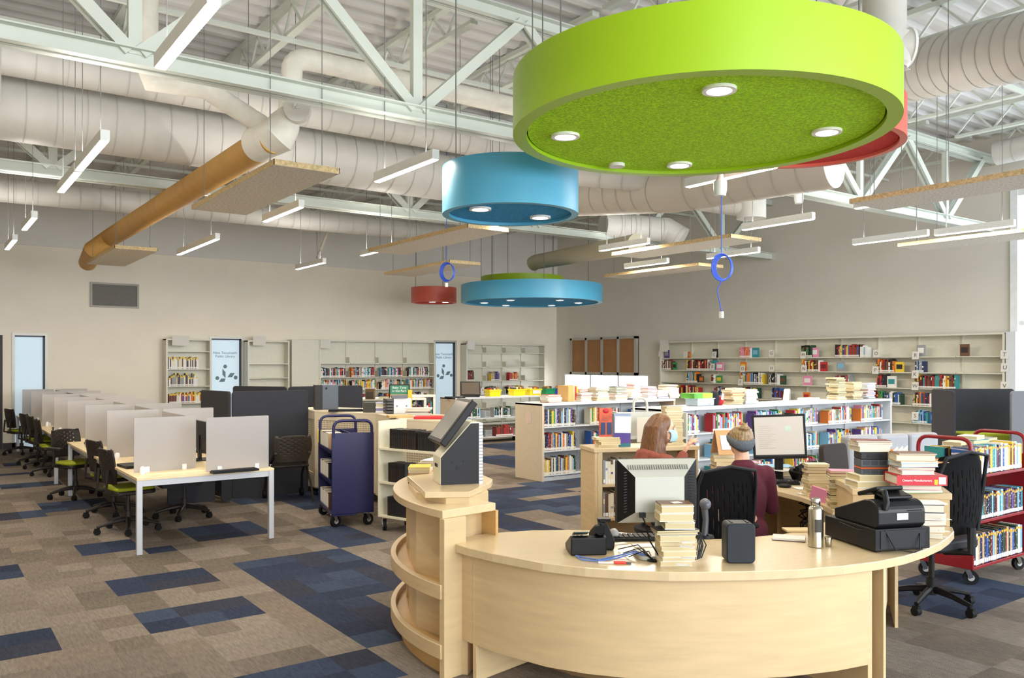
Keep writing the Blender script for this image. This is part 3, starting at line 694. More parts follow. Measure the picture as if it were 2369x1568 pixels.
# uncountable background books: one object with coloured faces
SB = {'v': [], 'f': [], 'c': []}
def sbox(x0, x1, y0, y1, z0, z1, col, M):
    k = len(SB['v'])
    SB['v'] += [tuple(M @ Vector((x, y, z))) for z in (z0, z1) for y in (y0, y1) for x in (x0, x1)]
    fs = [(0, 2, 3, 1), (4, 5, 7, 6), (0, 1, 5, 4), (2, 6, 7, 3), (0, 4, 6, 2), (1, 3, 7, 5)]
    SB['f'] += [tuple(i+k for i in f) for f in fs]
    pg = (.75, .7, .55, 1)
    SB['c'] += [col, pg, col, pg, col, col]
def srow(M, x0, x1, z, seed, pal, hmin=.17, hmax=.24, y=.02, thr=(.016, .035), stripe=None, gap=.0):
    r = random.Random(seed); x = x0
    while x < x1:
        th = r.uniform(*thr)
        if r.random() < gap: x += th*2; continue
        h = r.uniform(hmin, hmax); c = PAL[r.choice(pal)]
        sbox(x, x+th-.001, y, y+.15, z, z+h, c, M)
        sbox(x+.002, x+th-.003, y-.002, y, z+.01, z+.042, (.85, .85, .82, 1), M)
        q = r.random(); c2 = PAL[r.choice(pal+['white'])]
        if stripe: sbox(x+.001, x+th-.002, y-.002, y+.1, z+h-.035, z+h+.001, PAL[stripe], M)
        elif q < .6: zz = z+h*r.uniform(.35, .75); sbox(x+.003, x+th-.004, y-.002, y, zz, zz+h*r.uniform(.08, .22), c2, M)
        x += th
def sface(M, x, z, w, h, col, col2=None):
    sbox(x, x+w, .05, .08, z, z+h, PAL[col], M)
    if col2: sbox(x+w*.15, x+w*.85, .046, .05, z+h*.3, z+h*.75, PAL[col2], M)
# ================================================================ steel bookcases
def frame_m(x, y, rz, z=0): return Matrix.Translation((x, y, z)) @ Matrix.Rotation(rz, 4, 'Z')
def bookcase(label, x, y, rz, width, height, depth, nb, shelves, m=M_shelf, mend=None, back=True, base=.09, ends=True, top=True, double=False, name='bookcase', brackets=True, lips=True):
    t = thing(name, label, 'bookcase', (x, y, 0), rz); mend = mend or m; bw = width/nb
    if ends:
        for s, xx in ((0, 0), (1, width)):
            MB().box(xx-.02, xx+.02, -.01, depth, 0, height).build('end_panel', mend, t, bevel=.003)
    if top: MB().box(-.02 if ends else 0, width+.02, -.015, depth+.005, height-.03, height+.004).build('top_panel', m, t, bevel=.003)
    if back: MB().box(.02, width-.02, depth*(.5 if double else 1)-.02, depth*(.5 if double else 1)-.005, .05, height-.03).build('back_panel', m, t)
    if base: MB().box(.02, width-.02, .02, depth-.02, 0, base-.03).build('plinth', m, t)
    for i in range(nb):
        a = .02+i*bw if i == 0 else i*bw+.008; c = (i+1)*bw-.008 if i < nb-1 else width-.02
        for z in shelves:
            for sd in ((0, 1) if double else (0,)):
                y0, y1 = (0, depth*(.48 if double else .97)) if sd == 0 else (depth*.52, depth)
                s = MB().box(a, c, y0, y1, z-.018, z)
                if lips: s.box(a, c, y1-.03 if sd == 0 else y0, (y1 if sd == 0 else y0+.03)-.0, z, z+.1)
                s.build('shelf', m, t)
        if i: 
            u = MB().box(i*bw-.015, i*bw+.015, depth*(.5 if double else 1)-.05, depth*(.5 if double else 1)-.02, .05, height-.03)
            u.build('upright', m, t)
        if brackets and not double:
            for z in shelves: MB().box(c-.004, c, .04, .24, z, z+.15).build('book_support', m, t)
    return t
# back wall cases
YF1 = 19.3
def bx(px, Y=YF1): return onY(px, 838, Y).x
c1 = (bx(386), bx(487)); M1 = frame_m(c1[0], YF1, 0)
bookcase('narrow putty bookcase of yellow banded books, left of the first lettered glass', c1[0], YF1, 0, c1[1]-c1[0], 2.27, .28, 1, [2.0, 1.605, 1.22, .84, .45, .1])
w = c1[1]-c1[0]
srow(M1, .05, w*.72, 1.605, 1, ['navy', 'grey', 'white', 'white', 'brown', 'cream'], .2, .28, stripe='yellow')
srow(M1, .05, w*.68, 1.22, 2, ['white', 'cream', 'navy', 'grey', 'brown', 'white'], .18, .3, stripe='yellow')
srow(M1, .05, w*.22, .84, 3, ['brown', 'black', 'dark red'], .2, .22, stripe='yellow'); srow(M1, w*.22, w*.85, .84, 4, ['orange', 'white', 'red', 'blue', 'yellow', 'purple', 'cream'], .18, .26, stripe='yellow')
c2 = (bx(575), bx(668)); bookcase('empty narrow putty bookcase right of the first lettered glass', c2[0], YF1, 0, c2[1]-c2[0], 2.26, .28, 1, [1.72, 1.385, 1.04, .7, .36, .1])
tag(MB().box(bx(675), bx(738), YF1, YF1+.28, 0, 2.3).build('tall_cabinet', M_shelf, bevel=.006), 'plain tall off white cabinet between two bookcases on the back wall', 'cabinet')
c3 = (bx(740), bx(1005)); M3 = frame_m(c3[0], YF1, 0); bookcase('wide four bay putty bookcase at the middle of the back wall', c3[0], YF1, 0, c3[1]-c3[0], 2.3, .28, 4, [1.73, 1.38, 1.06, .73, .4, .1])
w = (c3[1]-c3[0])/4
for i in range(4):
    srow(M3, i*w+.04, (i+.8)*w, 1.38, 10+i, ['grey', 'red', 'navy', 'white', 'light blue', 'brown', 'pink', 'teal', 'orange', 'black'][i:]+['white', 'dark red'], .2, .25)
    srow(M3, i*w+.04, (i+.88)*w, 1.06, 20+i, ['white', 'light blue', 'yellow', 'cream', 'orange', 'green', 'pink', 'black'], .18, .26)
    srow(M3, i*w+.04, (i+.8)*w, .73, 30+i, MIX, .18, .24, gap=.1)
srow(M3, 3*w+.04, 3.7*w, .4, 40, ['pink', 'purple', 'white', 'teal'], .18, .24)
c4 = (bx(1080), bx(1260)); M4 = frame_m(c4[0], YF1, 0); bookcase('four bay putty bookcase nearest the room corner on the back wall', c4[0], YF1, 0, c4[1]-c4[0], 2.27, .28, 4, [2.02, 1.62, 1.23, .85, .47, .1])
w = (c4[1]-c4[0])/4
srow(M4, .04, .25, 1.23, 50, ['dark red', 'brown', 'green'], .2, .3); srow(M4, w+.15, w+.42, 1.23, 51, ['purple', 'yellow', 'grey', 'navy'], .2, .26); srow(M4, 2*w+.1, 2*w+.4, 1.23, 52, ['brown', 'orange', 'yellow', 'red'], .18, .25)
srow(M4, w+.04, w+.4, .85, 53, MIX); srow(M4, 2*w+.04, 2*w+.6, .85, 54, MIX); srow(M4, .04, .6, .85, 55, ['brown', 'red', 'white'])
# right wall case
XF1 = 15.45; YA, YZ = onX(1528, 838, XF1).y, onX(2322, 838, XF1).y; RW = YA-YZ; MR = frame_m(XF1, YA, -PI/2)
SR = [1.86, 1.56, 1.26, .93, .6, .3]; bw = RW/10
bookcase('ten bay off white bookcase covering the right wall', XF1, YA, -PI/2, RW, 2.27, .3, 10, SR, brackets=False)
MB_end = tag(MB().box(XF1-.02, XF1+.33, YZ-.2, YZ-.04, 0, 2.28).build('end_cabinet', M_shelfw, bevel=.004), 'narrow white upright panel ending the right wall bookcase by the window', 'panel')
def rr(bay, sh, a, b_, seed, pal, **k): srow(MR, (bay+a)*bw, (bay+b_)*bw, SR[sh], seed, pal, hmin=.19, hmax=.26, **k)
def rf(bay, sh, a, wd, c, c2=None, h=.2): sface(MR, (bay+a)*bw, SR[sh], wd, h, c, c2)
RED = ['red', 'dark red', 'orange', 'yellow', 'brown', 'white', 'black']
rf(0, 0, .1, .16, 'purple', 'grey'); rf(1, 0, 0, .13, 'orange', 'tan', .15); rf(2, 0, .02, .15, 'black', 'grey', .21)
rr(3, 0, .02, .4, 60, ['red', 'pink', 'white', 'orange']); rf(3, 0, .42, .18, 'teal', 'light blue', .22)
rr(5, 0, .02, .3, 61, ['green', 'brown', 'black', 'dark green']); rf(5, 0, .3, .16, 'pink', 'white'); rr(6, 0, .0, .65, 62, ['yellow', 'black', 'red', 'grey', 'blue', 'brown']); rr(6, 0, .65, .85, 63, ['white', 'light blue', 'cream'])
rf(8, 0, .08, .16, 'grey', 'white', .22); rf(9, 0, .06, .16, 'brown', 'black', .22)
rr(0, 1, .04, .4, 64, ['dark red', 'white', 'cream', 'brown']); rf(0, 1, .45, .13, 'green', 'black', .19); rr(1, 1, .05, 1.0, 65, RED); rr(2, 1, .0, .12, 66, ['teal', 'green']); rf(2, 1, .14, .22, 'pink', 'white', .19)
rf(3, 1, .02, .16, 'orange', 'yellow'); rr(5, 1, .04, .55, 67, RED); rf(5, 1, .55, .16, 'red', 'dark red'); rf(6, 1, .02, .18, 'grey', 'light blue', .22); rr(7, 1, .1, .55, 68, RED); rf(7, 1, .56, .17, 'yellow', 'black', .2); rr(8, 1, .06, .25, 69, ['light blue', 'grey', 'navy'])
rr(1, 2, .02, .45, 70, ['light blue', 'yellow', 'orange', 'black', 'grey']); rf(1, 2, .5, .14, 'brown', 'orange', .16); rr(2, 2, .0, .1, 71, RED); rf(2, 2, .15, .17, 'green', 'yellow', .18); rr(3, 2, .02, .8, 72, ['black', 'orange', 'grey', 'yellow', 'blue', 'light blue', 'white']); rr(4, 2, .0, .3, 73, ['black', 'grey', 'white']); rf(4, 2, .32, .16, 'dark green', 'brown', .2)
rf(5, 2, .05, .2, 'pink', 'white', .2); rr(6, 2, 0, .4, 74, ['dark red', 'red', 'grey']); rr(7, 2, .12, .35, 75, ['blue', 'black', 'red']); rf(7, 2, .36, .18, 'white', 'teal', .22); rr(8, 2, .05, .98, 76, RED+['teal'])
rr(0, 3, .02, .9, 77, RED); rr(1, 3, .02, .5, 78, RED); rr(2, 3, .1, .4, 79, DARKS); rr(4, 3, .1, .4, 80, ['dark red', 'blue', 'black']); rf(4, 3, .45, .16, 'white', 'black', .22); rf(5, 3, .05, .16, 'orange', 'red', .18)
rr(7, 3, .02, .25, 81, ['yellow', 'orange', 'dark red', 'green']); rr(7, 3, .3, .7, 82, ['black', 'blue', 'white', 'dark green']); rr(8, 3, .0, .95, 83, DARKS+['red', 'dark red'])
rr(7, 4, .2, .35, 84, DARKS); rr(8, 4, 0, .32, 85, ['blue', 'light blue', 'navy', 'teal']); rf(8, 4, .38, .2, 'blue', 'light blue', .22); rr(7, 5, .1, .3, 86, DARKS)
rr(3, 3, .1, .6, 87, DARKS); rr(5, 4, .1, .6, 88, DARKS)
# letter cards on the shelf ends
ci = 0
for px, py, ch in ((1528, 818, ''), (1586, 820, ''), (1652, 821, 'C'), (1718, 853, 'D'), (1785, 817, 'G'), (1858, 821, 'M'), (1860, 853, 'N'), (2027, 818, 'O'), (2025, 856, 'P'), (2118, 822, 'R'), (2117, 866, 'K'), (2117, 893, 'W'), (2117, 962, 'S'), (2324, 820, 'T'), (2325, 850, 'U'), (2324, 893, 'V'), (1785, 852, 'H'), (1713, 884, 'F'), (1648, 848, 'B')):
    c = onX(px, py, XF1-.03); ci += 1
    o = MB().cbox((0, 0, 0), (.004, .13, .15)).build('letter_card', M_paper, loc=c, rot=(0, .12, 0))
    tag(o, 'white paper card%s hung on the right wall bookcase, %s from its left end' % (' lettered '+ch if ch else '', ordn(ci)), 'card', 'letter cards on the right wall bookcase')
    if ch: text('letter', ch, .1, flat('#555555'), o, (-.004, 0, 0), (PI/2, 0, -PI/2), .0005)
for px, py, q, lab in ((418, 788, (.36, .22), 'blank paper sheet taped on the narrow banded bookcase'), (600, 788, (.3, .22), 'blank paper sheet taped on the empty narrow bookcase'), (753, 795, (.26, .22), 'blank paper sheet taped on the wide four bay bookcase'), (1090, 798, (.24, .24), 'blank paper sheet taped on the corner bookcase')):
    c = onY(px, py, YF1-.03); tag(MB().cbox((0, 0, 0), (q[0], .004, q[1])).build('paper_sheet', M_paper, loc=c, rot=(0.03, .02, 0)), lab, 'paper')
c = onX(1548, 810, XF1-.03); tag(MB().cbox((0, 0, 0), (.004, .28, .3)).build('paper_sheet', M_paper, loc=onX(1536, 800, XF1-.035), rot=(0, .05, 0)), 'blank paper sheet at the left end of the right wall bookcase', 'paper')
# display case with brown paper
p = onX(1325, 783, XR); q = onX(1478, 868, XR); t = thing('display_case', 'wall display case with four panes lined in brown paper', 'display case', (XR-.06, (p.y+q.y)/2, q.z)); L = (p.y-q.y)/2; h = p.z-q.z
hgt = h
b = MB().box(-.05, .06, -L, L, 0, .07).box(-.05, .06, -L, L, h-.06, h).box(.04, .06, -L, L, 0, h)
for k in range(5): y = -L+(2*L-.08)*k/4; b.box(-.05, .06, y, y+.08, 0, h)
b.build('frame', M_alu, t)
M_kraft = mat('brown_paper', '#a8794e', .75, noise=.06, nscale=3)
for k in range(4): y = -L+(2*L-.08)*k/4+.08; MB().box(-.02, -.01, y, y+(2*L-.08)/4-.08, .07, h-.06).build('lined_pane', M_kraft, t)
# low double-sided cases
AX, AY = 7.48, 9.6
ta = bookcase('low white double sided bookcase with beige end panel, nearest the blue carpet', AX, AY, 0, 2.76, 1.14, .66, 3, [.80, .445, .09], M_shelfw, M_endp, double=True, lips=False, base=.09)
MB().cbox((-.022, .32, .93), (.002, .14, .18)).build('notice_card', flat('#dcc4b8'), ta)
BX, BY = 7.9, 7.55
tb = bookcase('long low white double sided bookcase running behind the two staff', BX, BY, 0, 5.35, 1.14, .62, 6, [.80, .445, .09], M_shelfw, M_shelfw, double=True, lips=False)
CX_, CY_ = 9.35, 15.0
M_ = bookcase('open white low bookcase on castors carrying the coloured bins', CX_, CY_, 0, 3.2, .99, .62, 4, [.54, .12], M_shelfw, M_endp, back=False, base=0, lips=True)
for k, (x, y) in enumerate(((.1, .1), (3.1, .1), (1.6, .1), (.1, .5), (3.1, .5))): MB().tube([(x-.02, y, .05), (x+.02, y, .05)], .05, 14).box(x-.03, x+.03, y-.02, y+.02, .05, .105).build('castor', M_blackr, M_)
MC = frame_m(CX_, CY_, 0)
for i in range(4): srow(MC, i*.8+.2, i*.8+.62, .54, 90+i, ['light blue', 'grey', 'navy', 'white', 'black', 'dark green'], .16, .24); srow(MC, i*.8+.25, i*.8+.7, .12, 95+i, ['red', 'dark red', 'brown', 'red'] if i > 0 else DARKS, .18, .26)
# individual books, low case A (three shelves), nearest and largest
for si, (z, nm, pal) in enumerate(((.80, 'top', MIX), (.445, 'middle', ['white', 'orange', 'navy', 'red', 'brown', 'blue', 'yellow', 'green', 'grey', 'black', 'cream', 'light blue']), (.09, 'bottom', ['black', 'white', 'grey', 'dark green', 'brown', 'blue', 'tan', 'yellow', 'light blue', 'orange', 'cream']))):
    row_up((AX+.03, AY+.02, z), 0, .62, .265, 200+si, pal, 'in bay one, %s shelf, beige ended bookcase' % nm, 'books in the low beige ended bookcase', hmin=.21, thr=(.02, .036))
    if si == 0: row_up((AX+.94, AY+.02, z), 0, .62, .26, 210+si, pal, 'in bay two, %s shelf, beige ended bookcase' % nm, 'books in the low beige ended bookcase', hmin=.2, thr=(.022, .038))
    MA = frame_m(AX, AY, 0); srow(MA, 1.87, 2.6, z, 220+si, BRIGHT, .18, .25)
    if si: srow(MA, .95, 1.56, z, 230+si, pal, .2, .26)
    for i in range(3): MB().prism(rrect(-.11, .11, 0, .16, .035), 0, .003).build('book_support', M_shelfw, ta, loc=(.92*i+.72, .2, z), rot=(PI/2, 0, PI/2))
# long case B: individual on the upper shelf, background rows below
MBb = frame_m(BX, BY, 0)
for i in range(6):
    bw_ = 5.35/6
    if i in (0, 1, 2, 3, 4, 5):
        for si, z in enumerate((.80, .445, .09)):
            if False: 
                row_up((BX+i*bw_+.04, BY+.02, z), 0, .6 if i != 2 else .66, .25, 300+i*3+si, BRIGHT, 'in the %s bay of the long low bookcase' % ordn(i+1), 'books on the top shelf of the long low bookcase', hmin=.18, thr=(.02, .04))
            else: srow(MBb, i*bw_+.04, i*bw_+.66, z, 400+i*3+si, BRIGHT+['yellow', 'cream', 'red'], .18, .26)
            MB().prism(rrect(-.11, .11, 0, .16, .035), 0, .003).build('book_support', M_shelfw, tb, loc=(bw_*i+.74, .2, z), rot=(PI/2, 0, PI/2))
    srow(frame_m(BX+5.35, BY+.62, PI), i*bw_+.04, i*bw_+.66, .8, 500+i, MIX)
# ================================================================ service desk
FE = [(2.44, 3.99), (2.45, 3.8), (2.48, 3.62), (2.57, 3.3), (2.68, 3.1), (2.8, 2.95), (2.95, 2.8), (3.11, 2.69), (3.3, 2.57), (3.5, 2.47), (3.75, 2.38), (3.98, 2.33), (4.2, 2.315), (4.43, 2.33), (4.68, 2.37), (4.87, 2.42), (5.05, 2.48), (5.17, 2.55)]
BE = [(5.1, 3.31), (4.75, 3.12), (4.36, 3.03), (4.15, 3.03), (3.99, 3.07), (3.82, 3.11), (3.68, 3.2), (3.55, 3.38), (3.45, 3.56), (3.36, 3.71), (3.2, 3.87), (3.02, 3.98), (2.76, 4.06), (2.6, 4.08)]
desk = thing('service_desk', 'round maple service desk ring with curved front counter and raised ends', 'desk', (4.1, 4.1, 0))
OFF = Vector((-4.1, -4.1, 0))
def loc_(P): return [(x-4.1, y-4.1) for x, y in P]
MB().prism(loc_(FE+BE), .694, .74, smooth=False).build('worktop', M_woodt, desk, bevel=.004)
def inset(P, d, c=(4.1, 4.3)):
    R = []
    for x, y in P:
        v = Vector((c[0]-x, c[1]-y)).normalized(); R.append((x+v.x*d, y+v.y*d))
    return R
def strip(name, P, th, z0, z1, m, parent, bevel=0):
    A = loc_(P); B = loc_(inset(P, th)); b = MB(); n = len(P)
    vs = [(x, y, z0) for x, y in A]+[(x, y, z1) for x, y in A]+[(x, y, z1) for x, y in B]+[(x, y, z0) for x, y in B]
    fs = []
    for i in range(n-1):
        for r in range(4): a = r*n+i; c = ((r+1) % 4)*n+i; fs.append((a, a+1, c+1, c))
    b.add(vs, fs, 0, True); b.add([], []); b.f += [(0, n, 2*n, 3*n), (n-1, 4*n-1, 3*n-1, 2*n-1)]; b.m += [0, 0]; b.sm += [False, False]
    return b.build(name, m, parent, bevel=bevel)
PF = inset(FE, .05)
strip('front_panel', PF[0:12], .02, .2, .70, M_wood, desk)
strip('plinth', inset(FE, .5)[1:12], .02, .0, .2, flat('#8d7350'), desk)
def rad(p, q, th, z0, z1, nm, m=M_wood, bev=.003):
    p = Vector((*p, 0))+OFF; q = Vector((*q, 0))+OFF; p.z = q.z = (z0+z1)/2; MB().bar(p, q, th, z1-z0).build(nm, m, desk, bevel=bev)
rad((2.50, 3.93), (2.64, 4.04), .05, 0, .70, 'leg_panel')
rad(PF[1], (2.95, 3.9), .03, 0, .69, 'leg_panel')
rad(PF[11], (4.1, 2.95), .03, 0, .70, 'leg_panel'); rad((4.06, 2.345), (4.2, 2.95), .018, 0, .70, 'leg_panel', M_woodt)
rad((4.02, 2.43), (4.1, 2.9), .02, 0, .70, 'leg_panel', M_woodd)
b = MB(); b.add([(.04, -1.66, .70), (.3, -1.55, .70), (.3, -1.55, .42), (.24, -1.57, .34), (.04, -1.66, .22)], [(0, 1, 2, 3, 4)])
o = b.build('cable_panel', M_woodt, desk); md = o.modifiers.new('s', 'SOLIDIFY'); md.thickness = .02
tag(MB().prism(rrect(-.03, .03, 0, .34, .028), -.006, .006).build('wood_offcut', M_woodd, loc=(4.16, 2.42, 0.0), rot=(PI/2, 0, .6)), 'thin rounded brown board leaning under the right end of the desk', 'board')
# rear worktop
REAR_IN = [(4.95, 3.15), (5.1, 3.31), (5.26, 3.52), (5.42, 3.8), (5.55, 4.2), (5.55, 4.6), (5.5, 4.9)]
REAR_OUT = [(6.0, 5.0), (6.3, 4.8), (6.35, 4.2), (6.15, 3.65), (5.75, 3.2), (5.3, 2.9)]
MB().prism(loc_(REAR_IN+REAR_OUT), .70, .739).build('rear_worktop', M_woodt, desk, bevel=.004)
A = REAR_OUT[::-1]
strip('rear_panel', inset(A, .06, (4.3, 4.3)), .02, .0, .70, M_wood, desk)
for p, q in (((5.3, 3.6), (5.75, 3.35)), ((5.6, 4.5), (6.2, 4.6))): rad(p, q, .03, 0, .70, 'leg_panel')
# raised right counter
RB = [(4.85, 3.02), (5.17, 2.55), (5.4, 2.72), (5.55, 2.95), (5.62, 3.2), (5.28, 3.48), (5.05, 3.2)]
MB().prism(loc_(inset(RB, .015, (5.2, 3.1))), .741, .905).build('raised_base', M_wood, desk)
MB().prism(loc_(RB), .905, .945).build('raised_top', M_woodt, desk, bevel=.004)
# left curved display tower
TC = (3.93-4.1, 4.12-4.1); a0, a1 = math.radians(128), math.radians(186.5)
MB().ring(1.18, 1.57, .885, .93, 40, 0, TC, a0, a1).build('tower_top', M_woodt, desk, bevel=.003)
for z, nm in ((.46, 'tower_shelf'), (.13, 'tower_shelf')):
    MB().ring(1.18, 1.55, z, z+.02, 40, 0, TC, a0, a1).build(nm, M_woodd, desk)
    MB().ring(1.55, 1.585, z-.02, z+.06, 40, 0, TC, a0, a1).build('shelf_lip', M_wood, desk, bevel=.003)
MB().ring(1.3, 1.52, 0, .11, 40, 0, TC, a0, a1).build('tower_plinth', M_woodd, desk)
MB().ring(1.16, 1.18, 0, .885, 40, 0, TC, a0, a1).build('tower_back', M_woodd, desk)
for a in (a1, a0, (a0+a1)/2-.25):
    ca, sa = math.cos(a), math.sin(a); r1 = 1.575 if a == a1 else 1.5
    r0_ = 1.42 if a == a1 else 1.2; p = Vector((TC[0]+r0_*ca, TC[1]+r0_*sa, .443)); q = Vector((TC[0]+r1*ca, TC[1]+r1*sa, .443)); MB().bar(p, q, .045 if a == a1 else .025, .885).build('tower_side', M_wood, desk, bevel=.003)
KP = [(2.65, 4.86), (2.46, 4.34), (2.40, 4.19), (2.62, 4.05), (2.94, 4.30), (3.02, 4.40), (3.08, 4.6), (3.0, 4.85)]
MB().prism(loc_([(2.5, 4.12), (2.61, 4.04), (2.83, 4.17), (2.97, 4.42), (2.92, 4.78), (2.62, 4.78), (2.46, 4.4)]), .0, .965).build('kiosk_column', M_wood, desk)
KPo = KP
MB().prism(loc_(KP), .965, 1.0).build('kiosk_plate', M_woodt, desk, bevel=.003)
# maple cabinet at the back of the ring
c = ont(1376, 900, 7.35); 
mc = thing('maple_cabinet', 'maple open fronted cabinet at the back of the ring behind the left worker', 'cabinet', (c.x, c.y, 0), -YAW+.25)
MB().box(0, .03, 0, .38, 0, .95).build('side_panel', M_wood, mc); MB().box(.97, 1.0, 0, .38, 0, .95).build('side_panel', M_wood, mc)
MB().box(-.01, 1.01, -.01, .39, .95, .985).build('top_panel', M_woodt, mc, bevel=.003); MB().box(.03, .97, .36, .38, .05, .95).build('back_panel', M_wood, mc)
for z in (.06, .36, .66): MB().box(.03, .97, .01, .36, z-.02, z).build('shelf', M_wood, mc)
MB().box(.03, .07, -.005, .02, 0, .95).build('front_stile', M_woodt, mc)
srow(mc.matrix_basis, .1, .7, .36, 601, ['grey', 'white', 'brown', 'cream'], .17, .24, y=.06); srow(mc.matrix_basis, .1, .7, .66, 602, ['white', 'cream', 'purple', 'grey'], .17, .23, y=.06)
# ================================================================ computer benches
M_tt = mat('bench_top_maple', '#ecd9ae', .35, noise=.05, nscale=5, stretch=(9, 1, 2)); M_leg = mat('silver_grey_leg', '#c9ccd2', .35, metal=.3)
def bench(label, y0, y1, lp):
    t = thing('computer_bench', label, 'table', (1.64, y0, 0)); L = y1-y0; w = 1.27
    MB().box(0, w, 0, L, .675, .70).build('tabletop', M_tt, t, bevel=.002)
    MB().box(.01, w-.01, .01, .05, .62, .675).box(.01, w-.01, L-.05, L-.01, .62, .675).box(.02, .06, .05, L-.05, .63, .675).box(w-.06, w-.02, .05, L-.05, .63, .675).build('frame', M_leg, t)
    for ly in lp:
        for lx in (.0, w-.05): MB().box(lx, lx+.05, ly, ly+.05, 0, .675).build('leg', M_leg, t, bevel=.004)
    MB().box(w/2-.2, w/2+.2, L*.2, L*.9, .45, .5).build('cable_tray', M_dk, t)
    return t
bench('near pale topped computer bench with square silver legs', 8.08, 12.75, (.0, 4.1))
bench('far pale topped computer bench toward the glazed slot', 12.8, 19.0, (.7, 6.1))
M_fr = mat('frosted_acrylic', '#d2cecc', .5, trans=.55)
def screenp(x0, x1, y, label, rz=0, z0=.70, h=.52):
    t = thing('privacy_screen', label, 'divider', ((x0+x1)/2, y, z0), rz, 'frosted privacy screens on the computer benches'); w = (x1-x0)/2
    MB().prism(rrect(-w, w, 0, h, .01), -.005, .005).build('panel', M_fr, t, rot=(PI/2, 0, 0))
    for s in (-.6, .6): MB().box(s*w-.02, s*w+.02, -.018, .018, 0, .05).build('clamp', flat('#e9e9ea'), t)
screenp(1.70, 2.28, 8.52, 'frosted screen, front left one on the near bench', .06); screenp(2.27, 2.88, 8.15, 'frosted screen, front right one nearest the camera', .02)
for k, y in enumerate((9.97, 11.4, 12.85, 14.2, 15.65, 17.2, 18.7)):
    screenp(1.72, 2.26, y, 'frosted screen, left side, %s row from the front' % ordn(k+2)); screenp(2.3, 2.86, y, 'frosted screen, right side, %s row from the front' % ordn(k+2))
for k, (a, c) in enumerate(((8.6, 9.9), (10.05, 11.35), (11.5, 12.7), (12.95, 14.1), (14.3, 15.6), (15.75, 17.1), (17.3, 18.6))):
    t = thing('privacy_screen', 'long frosted screen along the bench middle, %s from the front' % ordn(k+1), 'divider', (2.28, (a+c)/2, .70), PI/2, 'frosted privacy screens on the computer benches'); MB().box(-(c-a)/2, (c-a)/2, -.005, .005, 0, .5).build('panel', M_fr, t)
def monitor(name, label, loc, rz, w=.5, h=.31, zc=.3, cat='monitor', screen=None, frame=M_black, stand=True, tilt=0):
    t = thing(name, label, cat, loc, rz)
    b = MB().prism(rrect(-w/2, w/2, -h/2, h/2, .01), -.03, 0); o = b.build('bezel', frame, t, loc=(0, 0, zc), rot=(PI/2+tilt, 0, 0))
    MB().box(-w/2+.018, w/2-.018, -h/2+.02, h/2-.018, -.001, .001).build('screen', screen or flat('#15161a', .15), t, loc=(0, -.0315, zc), rot=(PI/2, 0, 0)) if False else MB().box(-w/2+.018, w/2-.018, -h/2+.02, h/2-.018, .0005, .002).build('screen', screen or MATS.get('dark_screen') or mat('dark_screen', '#101217', .2), o)
    if stand:
        MB().box(-.03, .03, .01, .04, .01, zc).build('stand_neck', frame, t); MB().prism(rrect(-.12, .12, -.09, .09, .03), 0, .012).build('stand_base', frame, t, bevel=.002)
    return t
k = 0
for y, (xl, xr_) in zip((9.2, 10.6, 12.0, 13.5, 14.9, 16.3, 17.9), ((1, 1),)*7):
    for x, rz, sd in ((2.05, -PI/2, 'left'), (2.52, PI/2, 'right')):
        k += 1; monitor('monitor', 'black monitor on the %s side of the bench behind the %s screen row' % (sd, ordn(k//2+k % 2)), (x, y, .701), rz, .46, .3, .27)
tag(MB().box(-.06, .06, -.2, .2, 0, .36).build('computer_tower', M_black, loc=(2.2, 8.85, .701), rot=(0, 0, PI/2)), 'black computer case standing between the two front frosted screens', 'computer', ) if False else None
t = thing('keyboard', 'black keyboard leaning by the front right frosted screen', 'keyboard', (2.5, 8.1-.08, .70), .05); MB().box(-.22, .22, -.06, .05, 0, .02).build('body', M_black, t)
b = MB()
for i in range(14):
    for j in range(4): b.box(-.21+i*.03, -.185+i*.03, -.05+j*.025, -.03+j*.025, .02, .026)
b.build('keys', M_dk, t)
t = thing('bench_sensor', 'small white egg shaped gadget by the front left frosted screen', 'gadget', (1.74, 8.33, .70)); MB().lathe([(.02, 0), (.027, .02), (.025, .06), (.012, .075)], 20).build('body', flat('#f1f4f8', .3), t)
for k, (y, x) in enumerate(((9.75, 1.78), (11.2, 1.78), (12.6, 1.78), (14.0, 1.78), (15.5, 1.78))):
    t = thing('bench_sensor', 'small white egg shaped gadget by the %s left frosted screen' % ordn(k+2), 'gadget', (x, y, .70)); MB().lathe([(.02, 0), (.027, .02), (.025, .06), (.012, .075)], 12).build('body', flat('#f1f4f8', .3), t)
t = thing('laptop', 'closed black laptop on the near bench beside the front left screen', 'laptop', (1.82, 9.0, .70), .1); MB().box(-.14, .14, -.16, .16, 0, .028).build('body', M_black, t, bevel=.006)
for k, (x, y) in enumerate(((1.85, 10.45), (1.84, 11.75), (1.84, 13.3), (1.84, 14.8))):
    t = thing('keyboard', 'dark keyboard lying at the left side of the %s workstation' % ordn(k+2), 'keyboard', (x, y, .70), PI/2-.1); MB().box(-.2, .2, -.07, .07, 0, .02).build('body', M_dk, t); MB().box(-.19, .19, -.055, .055, .02, .026).build('keys', M_black, t)
t = thing('paper_sheet', 'pale yellow sheet lying before the front left frosted screen', 'paper', (1.98, 8.3, .70)); MB().box(-.2, .3, -.05, .05, 0, .003).build('sheet', flat('#e9e6bd'), t)
